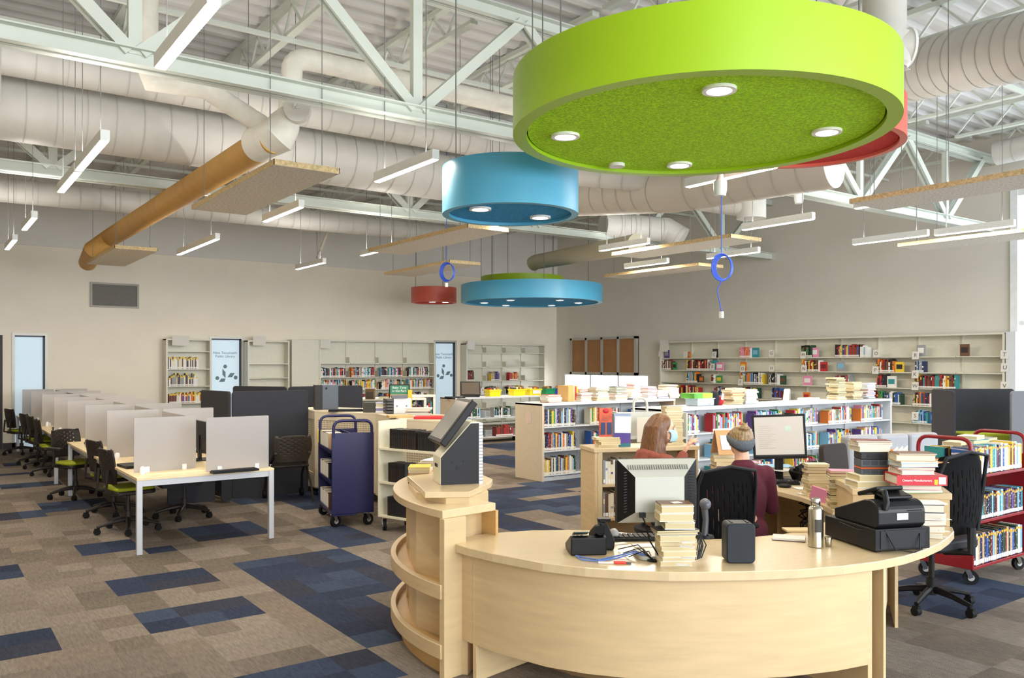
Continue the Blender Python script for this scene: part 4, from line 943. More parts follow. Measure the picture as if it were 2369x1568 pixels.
# ================================================================ chairs
def castor(parent, x, y, r=.03, m=M_blackr):
    MB().tube([(x-.022, y, r), (x+.022, y, r)], r, 14).cbox((x, y, r*1.7), (.03, .045, .03)).build('castor', m, parent)
def perf_back(parent, w=.42, h=.36, z0=.52, y0=.2, m=M_chair, holes=True):
    n, k = 34, 28; v = []; f = []
    for j in range(k+1):
        for i in range(n+1):
            u = i/n*2-1; q = j/k; wd = w/2*(1-.16*(2*q-1)**2*abs(u)**2)*(.9+.1*q)
            v.append((u*wd, y0+.05*q-.06*u*u+.02, z0+h*q-(.03*u*u if j == k else 0)))
    for j in range(k):
        for i in range(n):
            if holes and 4 <= i <= n-5 and 8 <= j <= k-4 and i % 3 == 0 and (j+2*(i//3 % 2)) % 4 == 0: continue
            f.append((j*(n+1)+i, j*(n+1)+i+1, (j+1)*(n+1)+i+1, (j+1)*(n+1)+i))
    me = bpy.data.meshes.new('backrest'); me.from_pydata(v, [], f); me.materials.append(m)
    for p_ in me.polygons: p_.use_smooth = True
    o = bpy.data.objects.new('backrest', me); COL.objects.link(o); o.parent = parent; s_ = o.modifiers.new('s', 'SOLIDIFY'); s_.thickness = .014; return o
def star(parent, m, r=.3, zc=.09):
    for k in range(5):
        a = 2*PI*k/5+.3; ca, sa = math.cos(a), math.sin(a)
        MB().tube([(.02*ca, .02*sa, zc+.04), (r*.5*ca, r*.5*sa, zc+.025), (r*ca, r*sa, zc-.01)], [.026, .022, .016], 8).build('base_leg', m, parent)
        castor(parent, r*ca, r*sa)
    MB().tube([(0, 0, zc), (0, 0, zc+.12)], .035, 14).tube([(0, 0, zc+.12), (0, 0, .42)], .02, 12).build('gas_column', m, parent)
def task_chair(label, loc, rz, arms=False):
    t = thing('task_chair', label, 'chair', loc, rz, 'perforated task chairs at the computer benches')
    star(t, M_chair)
    MB().prism(rrect(-.22, .22, -.22, .2, .07), .40, .44, smooth=True).build('seat_shell', M_chair, t, bevel=.01)
    MB().prism(rrect(-.215, .215, -.215, .19, .08), .44, .475, smooth=True).build('seat_pad', M_lime, t, bevel=.014)
    for s in (-1, 1): MB().tube([(s*.12, .1, .41), (s*.13, .26, .44), (s*.13, .24, .66)], .016, 8).build('back_support', M_chair, t)
    perf_back(t)
    if arms:
        for s in (-1, 1): MB().tube([(s*.2, 0, .43), (s*.29, 0, .45), (s*.29, 0, .64)], .018, 8).build('arm_post', M_chair, t); MB().prism(rrect(-.035, .035, -.14, .14, .03), 0, .03).build('armrest', M_chair, t, bevel=.008, loc=(s*.29, 0, .64))
    return t
c0 = onz(296, 1228); task_chair('perforated black task chair with lime seat, first on the left of the near bench', (c0.x, c0.y, 0), PI/2+.15)
c0 = onz(262, 1190); task_chair('perforated black task chair with lime seat, second on the left of the near bench', (c0.x, c0.y, 0), PI/2+.25)
c0 = onz(175, 1150); task_chair('perforated task chair with armrests and lime seat pulled out beside the near bench', (c0.x, c0.y, 0), .45, True)
for k, (px, py) in enumerate(((125, 1098), (105, 1082), (88, 1072), (50, 1050))):
    c0 = onz(px, py); task_chair('perforated task chair at left, %s of the row beyond the armchair' % ordn(k+1), (c0.x, c0.y, 0), PI/2+.1*k)
c0 = onz(405, 1198); task_chair('perforated task chair tucked under the near bench, seen between its legs', (c0.x+.1, c0.y, 0), -PI/2+.5)
c0 = onz(240, 1100); task_chair('perforated task chair on the far right side of the benches, top showing', (3.15, 15.2, 0), -PI/2)
# nesting side chair
c0 = onz(672, 1155); t = thing('side_chair', 'dark perforated side chair with one pale leg and front castors by the carrels', 'chair', (c0.x-.03, c0.y, 0), PI-YAW+.5)
perf_back(t, .5, .34, .5, .22, mat('brown_grey_plastic', '#352d25', .5))
MB().prism(rrect(-.23, .23, -.22, .2, .06), .43, .46, smooth=True).build('seat', M_chair, t, bevel=.01)
for s in (-1, 1):
    MB().tube([(s*.22, -.02, .46), (s*.23, -.2, .3), (s*.24, -.26, .08)], .016, 8).build('leg', M_chair, t)
    MB().tube([(s*.22, .02, .46), (s*.24, .2, .2), (s*.25, .27, .0)], .014, 8).build('leg', M_leg if s > 0 else M_chair, t)
    MB().tube([(s*.24-.02, -.27, .05), (s*.24+.02, -.27, .05)], .05, 16).build('castor', M_blackr, t)
    MB().bar((s*.21, -.1, .45), (s*.21, .24, .62), .03, .03).build('back_bracket', M_chair, t)
def mesh_chair(label, loc, rz, sc=1, name='office_chair'):
    t = thing(name, label, 'chair', loc, rz)
    star(t, M_black, .3)
    MB().prism(rrect(-.25, .25, -.25, .22, .08), .44, .52, smooth=True).build('seat', M_dk, t, bevel=.02)
    n, k = 61, 20; v = []; f = []
    for j in range(k+1):
        for i in range(n+1):
            u = i/n*2-1; q = j/k; wd = .25*(.86+.14*math.sin(q*PI*.8))*(1-.12*max(0, q-.9)*10*u*u)
            v.append((u*wd, .22+.016*math.sin(q*5)-.05*u*u+.05*q, .56+.56*q-.02*u*u))
    for j in range(k):
        for i in range(n):
            if 3 <= j <= k-5 and 6 <= i <= n-7 and i % 5 == 0 and (j*7+i) % 9 > 2: continue
            f.append((j*(n+1)+i, j*(n+1)+i+1, (j+1)*(n+1)+i+1, (j+1)*(n+1)+i))
    me = bpy.data.meshes.new('backrest'); me.from_pydata(v, [], f); me.materials.append(M_blackm)
    for p_ in me.polygons: p_.use_smooth = True
    o = bpy.data.objects.new('backrest', me); COL.objects.link(o); o.parent = t; s_ = o.modifiers.new('s', 'SOLIDIFY'); s_.thickness = .012
    MB().tube([(-.25*.88, .2, .56), (-.24, .22, .8), (-.245, .24, 1.0), (-.22, .27, 1.1), (0, .29, 1.135), (.22, .27, 1.1), (.245, .24, 1.0), (.24, .22, .8), (.22, .2, .56)], .013, 8).tube([(0, .1, .42), (0, .3, .45), (0, .3, .62)], .03, 8).build('back_frame', M_dk, t)
    for s in (-1, 1):
        MB().tube([(s*.22, 0, .46), (s*.31, .02, .48), (s*.31, .02, .66)], .02, 8).build('arm_post', M_dk, t)
        MB().prism(rrect(-.045, .045, -.14, .14, .04), 0, .035, smooth=True).build('armrest', M_black, t, bevel=.012, loc=(s*.31, -.01, .66))
    return t
P2 = ont(1700, 1000, 5.98)
P2 = ont(1648, 1000, 5.7); mc2 = mesh_chair('black mesh office chair behind the front counter with the maroon worker in it', (P2.x, P2.y, 0), PI-YAW+.2); mc2.scale = (.84, .95, .94)
c0 = ont(2155, 1000, 5.95); mesh_chair('black mesh office chair standing empty between the desk and the red cart', (c0.x, c0.y, 0), math.radians(-188))
# ================================================================ carrels, booth, sofa
def cpanel(t, p, q, z0, z1, m=M_carrel, r=.04, nm='panel'):
    p = Vector((*p, 0)); q = Vector((*q, 0)); d = q-p; L = d.length; a = math.atan2(d.y, d.x)
    o = MB().prism(rrect(0, L, z0, z1, r), -.018, .018).build(nm, m, t, loc=(p.x, p.y, 0), rot=(PI/2, 0, a), bevel=.004); return o
a = onz(527, 1158); b_ = onz(562, 1166); X0, Y0 = 3.12, 10.45
t = thing('study_carrel', 'charcoal fabric study carrel panels, left pair behind the side chair', 'carrel', (3.2, 10.5, 0))
cpanel(t, (-.05, 1.0), (.05, .12), .02, 1.38); cpanel(t, (.07, .1), (1.08, .1), .02, 1.38); cpanel(t, (-.75, -.1), (-.2, -.1), .05, .62); cpanel(t, (-.1, -.02), (.03, -.02), .02, .66)
t = thing('study_carrel', 'charcoal fabric study carrel panels, right one beside the perforated counter', 'carrel', (4.35, 11.5, 0))
cpanel(t, (-.5, .9), (.02, .12), .02, 1.4); cpanel(t, (.04, .1), (1.2, .1), .02, 1.4)
c0 = onz(2210, 1140); B0 = ont(2208, 905, 10.2)
t = thing('booth', 'high charcoal booth with lime cushion behind the red cart', 'booth', (B0.x, B0.y, 0), -YAW)
cpanel(t, (0, 0), (.12, .75), 0, 1.4); cpanel(t, (.12, .78), (1.2, .78), 0, 1.4); cpanel(t, (.66, -.05), (1.5, .05), 0, 1.4, mat('grey_fabric_panel', '#74777d', .95, noise=.05, nscale=100))
MB().prism(rrect(.3, 1.1, .35, .74, .05), .0, .85).build('cushion', M_lime, t, bevel=.03)
c0 = ont(2070, 1000, 8.9); t = thing('sofa', 'pale grey segmented sofa behind the book piles at right', 'sofa', (c0.x, c0.y, 0), -YAW+.35)
M_sofa = mat('pale_grey_vinyl', '#9da0a6', .45, noise=.03)
for k in range(3): MB().box(-.62+.42*k, -.21+.42*k, .0, .14, .42, .98).build('back_cushion', M_sofa, t, bevel=.04, segs=3)
MB().box(-.62, .63, -.5, .0, .2, .45).build('seat', M_sofa, t, bevel=.04); MB().box(-.6, .6, -.45, .1, 0, .2).build('base', M_dk, t)
c0 = ont(1975, 1040, 8.2); t = thing('lounge_chair', 'dark charcoal low backed chair left of the grey sofa', 'chair', (c0.x, c0.y, 0), -YAW+.6)
MB().prism(rrect(-.2, .2, 0, .38, .06), -.03, .03).build('back', mat('dark_umber_fabric', '#3a3431', .9), t, loc=(0, .2, .55), rot=(PI/2-.1, 0, 0), bevel=.01); MB().box(-.22, .22, -.25, .2, .4, .48).build('seat', M_dk, t, bevel=.02); MB().box(-.02, .02, -.02, .02, 0, .4).box(-.2, .2, -.2, .2, 0, .03).build('pedestal', M_dk, t)
# ================================================================ carts
def big_castor(parent, x, y, r=.06, a=0):
    M = Matrix.Translation((x, y, 0)) @ Matrix.Rotation(a, 4, 'Z')
    b = MB(); b.tube([M @ Vector((-.016, 0, r)), M @ Vector((.016, 0, r))], r, 22, 0); b.tube([M @ Vector((-.018, 0, r)), M @ Vector((.018, 0, r))], r*.45, 14, 1)
    w_ = b.build('castor', [M_blackr, M_grey], parent)
    MB().bar(M @ Vector((-.025, 0, r)), M @ Vector((-.025, .03, r*2.3)), .005, .035).bar(M @ Vector((.025, 0, r)), M @ Vector((.025, .03, r*2.3)), .005, .035).cbox(M @ Vector((0, .03, r*2.3)), (.06, .06, .012)).tube([M @ Vector((0, .03, r*2.3)), M @ Vector((0, .03, r*2.3+.03))], .012, 8).build('fork', M_chrome, w_)
def handle_loop(parent, y0, y1, x, z0, z1, m, r=.016):
    rr_ = .09; b = MB()
    pts = [(x, y0, z0)]+elbow((x, y0, z1-rr_), (x, y0, z1), (x, y0+rr_, z1), 5)+elbow((x, y1-rr_, z1), (x, y1, z1), (x, y1, z1-rr_), 5)+[(x, y1, z0)]
    b.tube(pts, r, 10); b.build('handle', m, parent)
def cart(label, loc, rz, L, W, ztop, shelves, m, ends_top, slope=False, hz=None, clabel=None):
    t = thing('book_cart', label, 'cart', loc, rz)
    for x in (0, L):
        MB().box(x-.012 if x == 0 else x-.008, x+.008 if x == 0 else x+.012, 0, W, .13, ends_top).build('end_panel', m, t, bevel=.004)
        handle_loop(t, .02, W-.02, x, ends_top-.05, hz or ztop, m)
    for z in shelves:
        MB().box(0, L, 0, W, z-.03, z-.008).build('shelf', m, t, bevel=.002)
        if slope: MB().box(.01, L-.01, W/2-.005, W/2+.005, z, z+.14).build('divider', m, t)
    for x in (.06, L-.06):
        for y in (.05, W-.05): big_castor(t, x, y, .055, .6 if x < .5 else 1.2)
    return t
# cherry red cart
RC = onz(2250, 1352); RX, RY = 6.70, 3.14
rc = cart('cherry red steel book cart on black castors at the right edge', (RX, RY, 0), 0, .94, .46, 1.13, [.87, .51, .16], M_redc, .98, hz=1.15)
for si, (z, nm, pal, h) in enumerate(((.865, 'top', ['white', 'cream', 'light blue', 'blue', 'navy', 'yellow', 'dark red', 'teal', 'white', 'grey'], .215), (.505, 'middle', ['black', 'navy', 'white', 'dark red', 'light blue', 'purple', 'brown', 'black', 'teal'], .2), (.155, 'bottom', ['dark red', 'navy', 'black', 'tan', 'white', 'light blue', 'dark green', 'blue', 'black'], .235))):
    row_up((RX+.02, RY+.012, z), 0, .86, h+.015, 700+si, pal, 'on the %s shelf of the red cart' % nm, 'library books on the red cart', 1, h-.015, .16, (.024, .04))
    for j in range(5): srow(frame_m(RX, RY, 0), .02+.1*j, .1+.1*j, z, 720+si*5+j, pal, .18, .21, y=.25)
for k, (x, y, z, L, Wd, th, c, r) in enumerate(((.16, .22, 1.08, .2, .14, .03, 'cream', .2), (.4, .2, 1.08, .22, .16, .035, 'teal', -.1), (.42, .22, 1.115, .2, .15, .03, 'white', .15), (.7, .25, 1.09, .22, .15, .02, 'grey', .1))):
    book_flat(RX+x, RY+y, z, L, Wd, th, c, r, '%s covered book lying on the upright ones atop the red cart, %s from left' % (c, ordn(k+1)), 'books lying on the red cart')
# navy media cart: shelves tilt, discs face left
def cases(P, rz, n, th, dp, h, cols, where, group, lean=0, name='disc_case', top=None, seed=1):
    r = random.Random(seed); ca, sa = math.cos(rz), math.sin(rz); x = 0
    if name not in CASEM:
        b = MB(); b.box(-.5, .5, 0, 1, 0, 1); b.box(-.38, .38, -.008, .0, .06, .94, 1) if name == 'disc_case' else b.box(-.3, .3, -.008, 0, .72, .9, 1); CASEM[name] = b.mesh(name, [M_coverp, M_stick] if name == 'disc_case' else [M_coverp, M_dk])
    for k in range(n):
        t_ = th*r.uniform(.9, 1.1); c = r.choice(cols)
        o = bpy.data.objects.new(name, CASEM[name]); COL.objects.link(o); o.location = (P[0]+ca*(x+t_/2), P[1]+sa*(x+t_/2), P[2]+.001); o.scale = (t_-.004, dp*r.uniform(.94, 1.02), h*r.uniform(.975, 1)); o.rotation_euler = Euler((lean, 0, rz)); o.color = PAL[c]
        tag(o, '%s, %s from the left %s' % (c+' disc case' if name == 'disc_case' else c+' audio case', ordn(k+1), where), 'case', group); x += t_
CASEM = {}
n_o = Vector((4.02, 8.12)); nrz = math.atan2(.91, .22)
t = thing('book_cart', 'navy blue steel media cart with two loop handles beside the cream cart', 'cart', (n_o.x, n_o.y, 0), nrz); L_, W_ = .86, .45
for x in (0, L_): MB().box(x-.01, x+.01, 0, W_, .14, 1.0 if x == 0 else .98).build('end_panel', M_blue, t, bevel=.004); handle_loop(t, .02, W_-.02, x, .95, 1.13, M_blue)
for z in (.80, .475, .15):
    o = MB().box(.0, L_, W_*.42, W_, -.03, -.012).build('shelf', M_blue, t, loc=(0, 0, z)); MB().box(.0, L_, W_-.012, W_, -.03, .02).build('shelf_lip', M_blue, t, loc=(0, 0, z))
MB().box(0, L_, W_*.4, W_*.42, .15, .97).build('divider', M_blue, t)
for x in (.05, L_-.05):
    for y in (.05, W_-.05): big_castor(t, x, y, .06, .5)
MN = frame_m(n_o.x, n_o.y, nrz)
for z, nm in ((.80, 'top'), (.475, 'middle'), (.15, 'bottom')):
    P_ = MN @ Vector((L_-.02, W_-.02, z-.01)); cases(P_, nrz+PI, 22, .024, .15, .185, ['white', 'cream', 'brown', 'grey', 'tan', 'black', 'white'], 'on the %s shelf of the navy cart' % nm, 'disc cases on the navy cart', seed=int(z*100))
c = MN @ Vector((L_+.02, W_-.0, .83)); tag(MB().box(-.05, .05, 0, .012, 0, .15).build('yellow_tag', flat('#dcc43a'), loc=c, rot=(0, 0, nrz+PI-.3)), 'yellow and red notice hung on the far end of the navy cart', 'tag')
# cream cart
crz = math.radians(-71.6); c_o = Vector((3.93, 7.83)); MCm = frame_m(c_o.x, c_o.y, crz)
t = thing('book_cart', 'cream steel cart holding black cases beside the navy cart', 'cart', (c_o.x, c_o.y, 0), crz); L_, W_ = .9, .42
for x in (0, L_): MB().box(x-.01, x+.01, 0, W_, .14, 1.14).build('end_panel', M_cream, t, bevel=.004)
for z in (.87, .52, .17): MB().box(0, L_, 0, W_*.95, z-.03, z-.008).build('shelf', M_cream, t, bevel=.002)
for x in (.05, L_-.05):
    for y in (.04, W_-.05): big_castor(t, x, y, .06, .9)
for z, x0_, n_, nm in ((.87, .13, 12, 'top'), (.52, .11, 8, 'middle'), (.17, .1, 14, 'bottom')):
    cases(MCm @ Vector((x0_, .03, z-.008)), crz, n_, .03, .16, .2, ['black', 'dark brown', 'black'], 'on the %s shelf of the cream cart' % nm, 'talking book cases on the cream cart', name='audio_case', seed=int(z*100))
cases(MCm @ Vector((.52, .03, .862)), crz, 8, .03, .16, .19, ['black'], 'in the right group, top of cream cart', 'talking book cases on the cream cart', name='audio_case', seed=9)
# perforated beige counter
def perf_mat():
    m = mat('perforated_beige_steel', '#d3c6ab', .5); nt = m.node_tree; b = nt.nodes['Principled BSDF']; L = nt.links
    tc = nt.nodes.new('ShaderNodeTexCoord'); sp = nt.nodes.new('ShaderNodeSeparateXYZ'); L.new(tc.outputs['Object'], sp.inputs[0]); res = []
    for ax in ('X', 'Z'):
        mu = nt.nodes.new('ShaderNodeMath'); mu.operation = 'MULTIPLY'; mu.inputs[1].default_value = 2*PI/.026; L.new(sp.outputs[ax], mu.inputs[0])
        sn = nt.nodes.new('ShaderNodeMath'); sn.operation = 'SINE'; L.new(mu.outputs[0], sn.inputs[0]); res.append(sn)
    ad = nt.nodes.new('ShaderNodeMath'); ad.operation = 'ADD'; L.new(res[0].outputs[0], ad.inputs[0]); L.new(res[1].outputs[0], ad.inputs[1])
    gt = nt.nodes.new('ShaderNodeMath'); gt.operation = 'GREATER_THAN'; gt.inputs[1].default_value = 1.0; L.new(ad.outputs[0], gt.inputs[0])
    mx = nt.nodes.new('ShaderNodeMixRGB'); mx.inputs[1].default_value = lin('#d3c6ab'); mx.inputs[2].default_value = lin('#6f5f4c'); L.new(gt.outputs[0], mx.inputs[0]); L.new(mx.outputs[0], b.inputs['Base Color']); return m
M_perf = perf_mat(); M_bst = mat('beige_steel', '#d8ccb2', .5)
CP = [ont(690, 900, 11.65), ont(728, 900, 10.85), ont(869, 900, 10.35), ont(925, 900, 9.35), ont(1030, 900, 8.95)]
CBk = [ont(1075, 900, 9.9), ont(960, 900, 10.4), ont(900, 900, 11.3), ont(745, 900, 11.9)]
t = thing('mobile_counter', 'faceted beige counter of perforated steel panels on castors', 'counter', (CP[1].x, CP[1].y, 0)); o_ = CP[1]
pl = [(p.x-o_.x, p.y-o_.y) for p in CP+CBk]
MB().prism(pl, 1.09, 1.115).build('countertop', M_bst, t, bevel=.003); MB().prism([(x*.98+.02, y*.97+.03) for x, y in pl], .1, .16).build('base', M_bst, t)
for a, b_ in zip(CP[:-1], CP[1:]):
    d = b_-a; L_ = Vector((d.x, d.y)).length; an = math.atan2(d.y, d.x)
    f_ = MB().box(0, .05, -.0, .02, .12, 1.09).box(L_-.05, L_, 0, .02, .12, 1.09).box(.05, L_-.05, 0, .02, 1.0, 1.09).box(.05, L_-.05, 0, .02, .12, .3).build('panel_frame', M_bst, t, loc=(a.x-o_.x, a.y-o_.y, 0), rot=(0, 0, an))
    MB().box(.05, L_-.05, .008, .02, .3, 1.0).build('perforated_panel', M_perf, t, loc=(a.x-o_.x, a.y-o_.y, 0), rot=(0, 0, an))
for p in (CP[1]+Vector((.12, .12, 0)), CP[0]+Vector((.2, 0, 0)), CP[3]+Vector((.1, .15, 0)), CBk[0]+Vector((-.1, -.15, 0)), CBk[3]+Vector((.1, -.15, 0))): big_castor(t, p.x-o_.x, p.y-o_.y, .05, .4)
# ================================================================ things on the mobile counter and the shelves behind
CZ = 1.116
def at(px, t_, z): p = ont(px, 838, t_); return (p.x, p.y, z)
def screen_mat(name, base, stripes):
    return mat(name, base, .3, emit=.6, ecol=base)
t = thing('computer_tower', 'dark slate computer tower standing on the perforated counter', 'computer', at(728, 11.1, CZ), -YAW+.3)
MB().box(0, .1, 0, .3, 0, .33).build('front', flat('#1d1714'), t, bevel=.004); MB().box(.1, .31, 0, .3, 0, .33).build('case', mat('slate_case', '#4a525e', .4), t, bevel=.003); MB().box(.14, .165, -.004, 0, .27, .3).build('lock_slot', M_black, t)
t = thing('keyboard', 'black keyboard lying on the perforated counter beside the computer tower', 'keyboard', at(800, 10.75, CZ), -YAW+.2); MB().box(-.22, .22, -.08, .08, 0, .022).build('body', M_black, t); MB().box(-.21, .21, -.07, .07, .022, .03).build('keys', M_dk, t)
t = thing('book_case_block', 'dark olive flat backed box on the perforated counter', 'box', at(840, 10.5, CZ), -YAW); MB().box(0, .16, 0, .12, 0, .125).build('box', flat('#45443a'), t)
t = thing('disc_stack', 'stack of white and violet disc cases beside the dark olive box', 'discs', at(869, 10.45, CZ), -YAW)
for k in range(5): MB().box(-.0+.004*(k % 2), .1, 0, .13, k*.027, k*.027+.025).build('case', flat(['#e6e6ee', '#8a86b8', '#f0efe8', '#d9d2a0', '#c9c9e0'][k]), t)
t = thing('disc_rack', 'grey cube rack of disc cases with two holes on the perforated counter', 'rack', at(896, 10.2, CZ), -YAW+.35)
MB().box(.08, .3, 0, .26, 0, .19).build('side', flat('#e4e5e8'), t, bevel=.004); b = MB()
for k in range(5): b.box(0, .08, -.003, .26, .01+.036*k, .036*(k+1))
b.build('cases', flat('#4b4a48'), t)
for x in (.12, .24): MB().tube([(x, -.004, .095), (x, .0, .095)], .012, 12).build('hole', flat('#888888'), t)
t = thing('computer_dock', 'slim grey device lying on top of the disc rack', 'device', at(925, 10.2, CZ+.191), -YAW+.2); MB().box(-.1, .1, 0, .14, 0, .04).build('body', flat('#6d7078'), t, bevel=.006)
t = thing('framed_sign', 'black framed green and orange poster on the counter about baby time', 'sign', at(924, 10.75, CZ), -YAW+.05)
MB().box(-.135, .135, 0, .02, 0, .35).box(-.13, .13, .02, .1, 0, .01).build('frame', flat('#1c1a1a'), t, bevel=.003); MB().box(-.118, .118, -.003, 0, .22, .335).build('green_band', flat('#3f8468'), t); MB().box(-.118, .118, -.003, 0, .015, .22).build('orange_band', flat('#d9a04a'), t)
text('lettering', 'Baby Time\nin the Park', .042, flat('#f3f6ee'), t, (0, -.005, .285), (PI/2, 0, 0), .0005)
tag(MB().box(0, .05, 0, .02, 0, .28).build('yellow_folder', flat('#dfc430'), loc=at(944, 10.7, CZ), rot=(0, 0, -YAW)), 'yellow folder standing right of the framed green poster', 'folder')
t = thing('book_display', 'small brown carved box with dark front on the low shelf behind the counter', 'box', at(845, 13.2, 1.16), -YAW); MB().box(0, .14, 0, .12, 0, .17).build('box', flat('#5f4526'), t); MB().box(.015, .125, -.004, 0, .02, .12).build('front', flat('#3a3322'), t)
sh = onY(777, 900, 13.6)
bookcase('low putty bookcase with brown books behind the perforated counter', at(775, 13.3, 0)[0], at(775, 13.3, 0)[1], -YAW+.25, 1.45, 1.16, .5, 2, [.85, .5, .12])
Mq = frame_m(at(775, 13.3, 0)[0], at(775, 13.3, 0)[1], -YAW+.25); srow(Mq, .05, .65, .85, 801, ['brown', 'black', 'orange', 'brown', 'tan', 'blue'], .14, .2); srow(Mq, .75, 1.4, .85, 802, ['brown', 'black', 'dark red', 'tan', 'brown'], .14, .2); srow(Mq, .05, 1.4, .5, 803, ['brown', 'black', 'tan', 'dark red', 'orange'], .2, .3)
bookcase('small putty bookcase of picture books beside the framed poster', at(935, 13.8, 0)[0], at(935, 13.8, 0)[1], -YAW+.1, .5, 1.2, .3, 1, [.86, .5, .12])
Mq = frame_m(at(935, 13.8, 0)[0], at(935, 13.8, 0)[1], -YAW+.1); srow(Mq, .04, .45, .86, 804, ['red', 'teal', 'white', 'pink', 'yellow', 'blue'], .16, .26)
stack_flat((*at(815, 13.45, 1.165)[:2], 1.165), -.6, [('orange', .015), ('brown', .02), ('cream', .015), ('black', .02), ('tan', .02), ('purple', .02)], 5, 'of the mixed pile left of the carved box', 'piles on the low bookcase behind the counter', jit=.03)
stack_flat((*at(890, 13.1, 1.165)[:2], 1.165), -.5, [('grey', .015), ('white', .02), ('black', .015)], 6, 'of the flat pile right of the carved box', 'piles on the low bookcase behind the counter', jit=.03)
stack_flat((*at(965, 9.9, CZ)[:2], CZ), -.5, [('white', .02), ('brown', .02), ('white', .015), ('tan', .02), ('white', .02)], 7, 'of the papers pile behind the red folder', 'papers on the perforated counter', True, .02, (.3, .2))
tag(MB().box(-.16, .16, -.1, .1, 0, .03).build('red_folder', flat('#c62a2c'), loc=at(992, 9.35, CZ), rot=(0, 0, -YAW), bevel=.006), 'bright red folder lying on the right part of the counter', 'folder')
tag(MB().box(-.22, .22, -.13, .13, 0, .012).build('paper_sheet', M_paper, loc=at(945, 9.75, CZ), rot=(0, 0, -YAW-.3)), 'loose white papers spread left of the red folder', 'paper')
tag(MB().box(-.14, .14, -.1, .1, 0, .025).build('envelope', flat('#d2ae72'), loc=at(925, 9.6, CZ), rot=(0, 0, -YAW+.3)), 'tan padded envelope lying at the counter edge', 'envelope')
# touch terminal and bins on the castor bookcase
TY = 15.1; TT = .995
p = onY(1088, 838, 15.2); t = thing('touch_terminal', 'tilted black touch screen terminal on the castor bookcase', 'monitor', (p.x, p.y, TT), -YAW+.1)
MB().box(-.22, .22, 0, .03, 0, .34).build('bezel', flat('#2a2420', .4), t, loc=(0, -.08, .04), rot=(-.5, .0, 0), bevel=.006); MB().box(-.19, .19, -.004, 0, .03, .31).build('screen', flat('#6a5e54', .25), t, loc=(0, -.08, .04), rot=(-.5, 0, 0)); MB().bar((.12, .03, .2), (.2, .2, .01), .03, .05).box(-.15, .2, -.1, .22, 0, .02).build('stand', M_black, t)
tag(MB().box(-.22, .22, -.08, .08, 0, .02).build('keyboard', M_black, loc=(p.x-.42, p.y-.05, TT), rot=(0, 0, -YAW)), 'black keyboard left of the tilted touch terminal', 'keyboard')
M_bins = {'yellow': mat('yellow_bin', '#f3dd18', .4), 'green': mat('green_bin', '#0f8a58', .4), 'blue': mat('blue_bin', '#2352d8', .4)}
for k, (px, w, c, lab) in enumerate(((1140, .3, 'yellow', 'yellow plastic bin of books nearest the touch terminal'), (1196, .33, 'yellow', 'yellow plastic bin in the middle of the bin row'), (1233, .33, 'yellow', 'yellow plastic bin with a white label'), (1267, .27, 'green', 'green plastic bin on the castor bookcase'), (1295, .22, 'blue', 'blue plastic bin at the end of the bin row'))):
    p = onY(px, 838, 15.25-.0*k); t = thing('storage_bin', lab, 'bin', (p.x, p.y, TT), -.12); h = .15
    q = rrect(-w/2*.88, w/2*.88, -.13, .13, .03); Q = rrect(-w/2, w/2, -.15, .15, .03); n_ = len(q); b = MB()
    b.add([(x, y, 0) for x, y in q]+[(x, y, h) for x, y in Q]+[(x*.95, y*.95, h) for x, y in Q]+[(x*.95, y*.95, .01) for x, y in q], [(i+r_*n_, (i+1) % n_+r_*n_, (i+1) % n_+(r_+1)*n_, i+(r_+1)*n_) for r_ in range(3) for i in range(n_)]+[tuple(range(n_))])
    b.build('tub', M_bins[c], t); MB().ring(.0, .001, 0, .001, 4).v
    MB().prism(rrect(-w/2-.012, w/2+.012, -.162, .162, .03), h-.022, h-.008).build('rim', M_bins[c], t)
    for j in range(5): MB().box(-w*.35+j*w*.14, -w*.35+(j+.8)*w*.14, -.1, .1, .01, h+.03+.02*(j % 2)).build('packed_book', flat(['#b5482f', '#3a3a40', '#d9d2c4', '#7a5a3c', '#c9a24a'][(j+k) % 5]), t)
    if 'label' in lab: MB().box(-.1, .1, -.17, -.165, .04, .12).build('bin_label', M_paper, t); text('lettering', 'TM BOOKS' if 0 else 'TW ••••', .035, flat('#5a6a8a'), t, (0, -.171, .08), (PI/2, 0, 0), .0005) if False else None
# piles on top of low case A
def pileA(px, Y, z, specs, seed, where, rz=0, **k):
    p = onY(px, 838, Y); stack_flat((p.x, p.y, z), rz, specs, seed, where, 'piles on top of the low bookcases', far=seed not in (1, 2, 3, 4, 9, 11, 12), **k)
def rs(seed, n, pal, a=.016, b_=.034): r = random.Random(seed); return [(r.choice(pal), r.uniform(a, b_)) for _ in range(n)]
PZ = 1.147; LIGHT = ['white', 'cream', 'white', 'grey', 'light blue', 'tan', 'white']
pileA(1272, 9.82, PZ, rs(1, 5, ['white', 'red', 'yellow', 'white', 'cream'], .02, .028), 1, 'of the pile at the beige end', 0, size=(.26, .2), white=True)
p = onY(1325, 838, 9.85); t = thing('magazine_file', 'brown cardboard magazine file with yellow and red folders on the low case', 'file', (p.x, p.y, PZ), 0)
MB().box(-.09, .02, 0, .26, 0, .24).build('file_box', mat('kraft_card', '#c79f63', .8), t); MB().box(.02, .05, .01, .25, 0, .25).build('folder', flat('#d9c9a0'), t); MB().box(.052, .075, .0, .25, 0, .23).build('folder', flat('#c43b2e'), t); MB().box(.077, .1, .0, .25, 0, .24).build('folder', flat('#e5bf2c'), t)
pileA(1350, 9.8, PZ, rs(2, 6, ['white', 'pink', 'cream', 'white', 'purple'], .018, .026), 2, 'of the short pile next to the magazine file', white=True)
pileA(1350, 10.02, PZ, rs(21, 7, ['red', 'red', 'white', 'tan']), 21, 'of the red topped pile behind the short one')
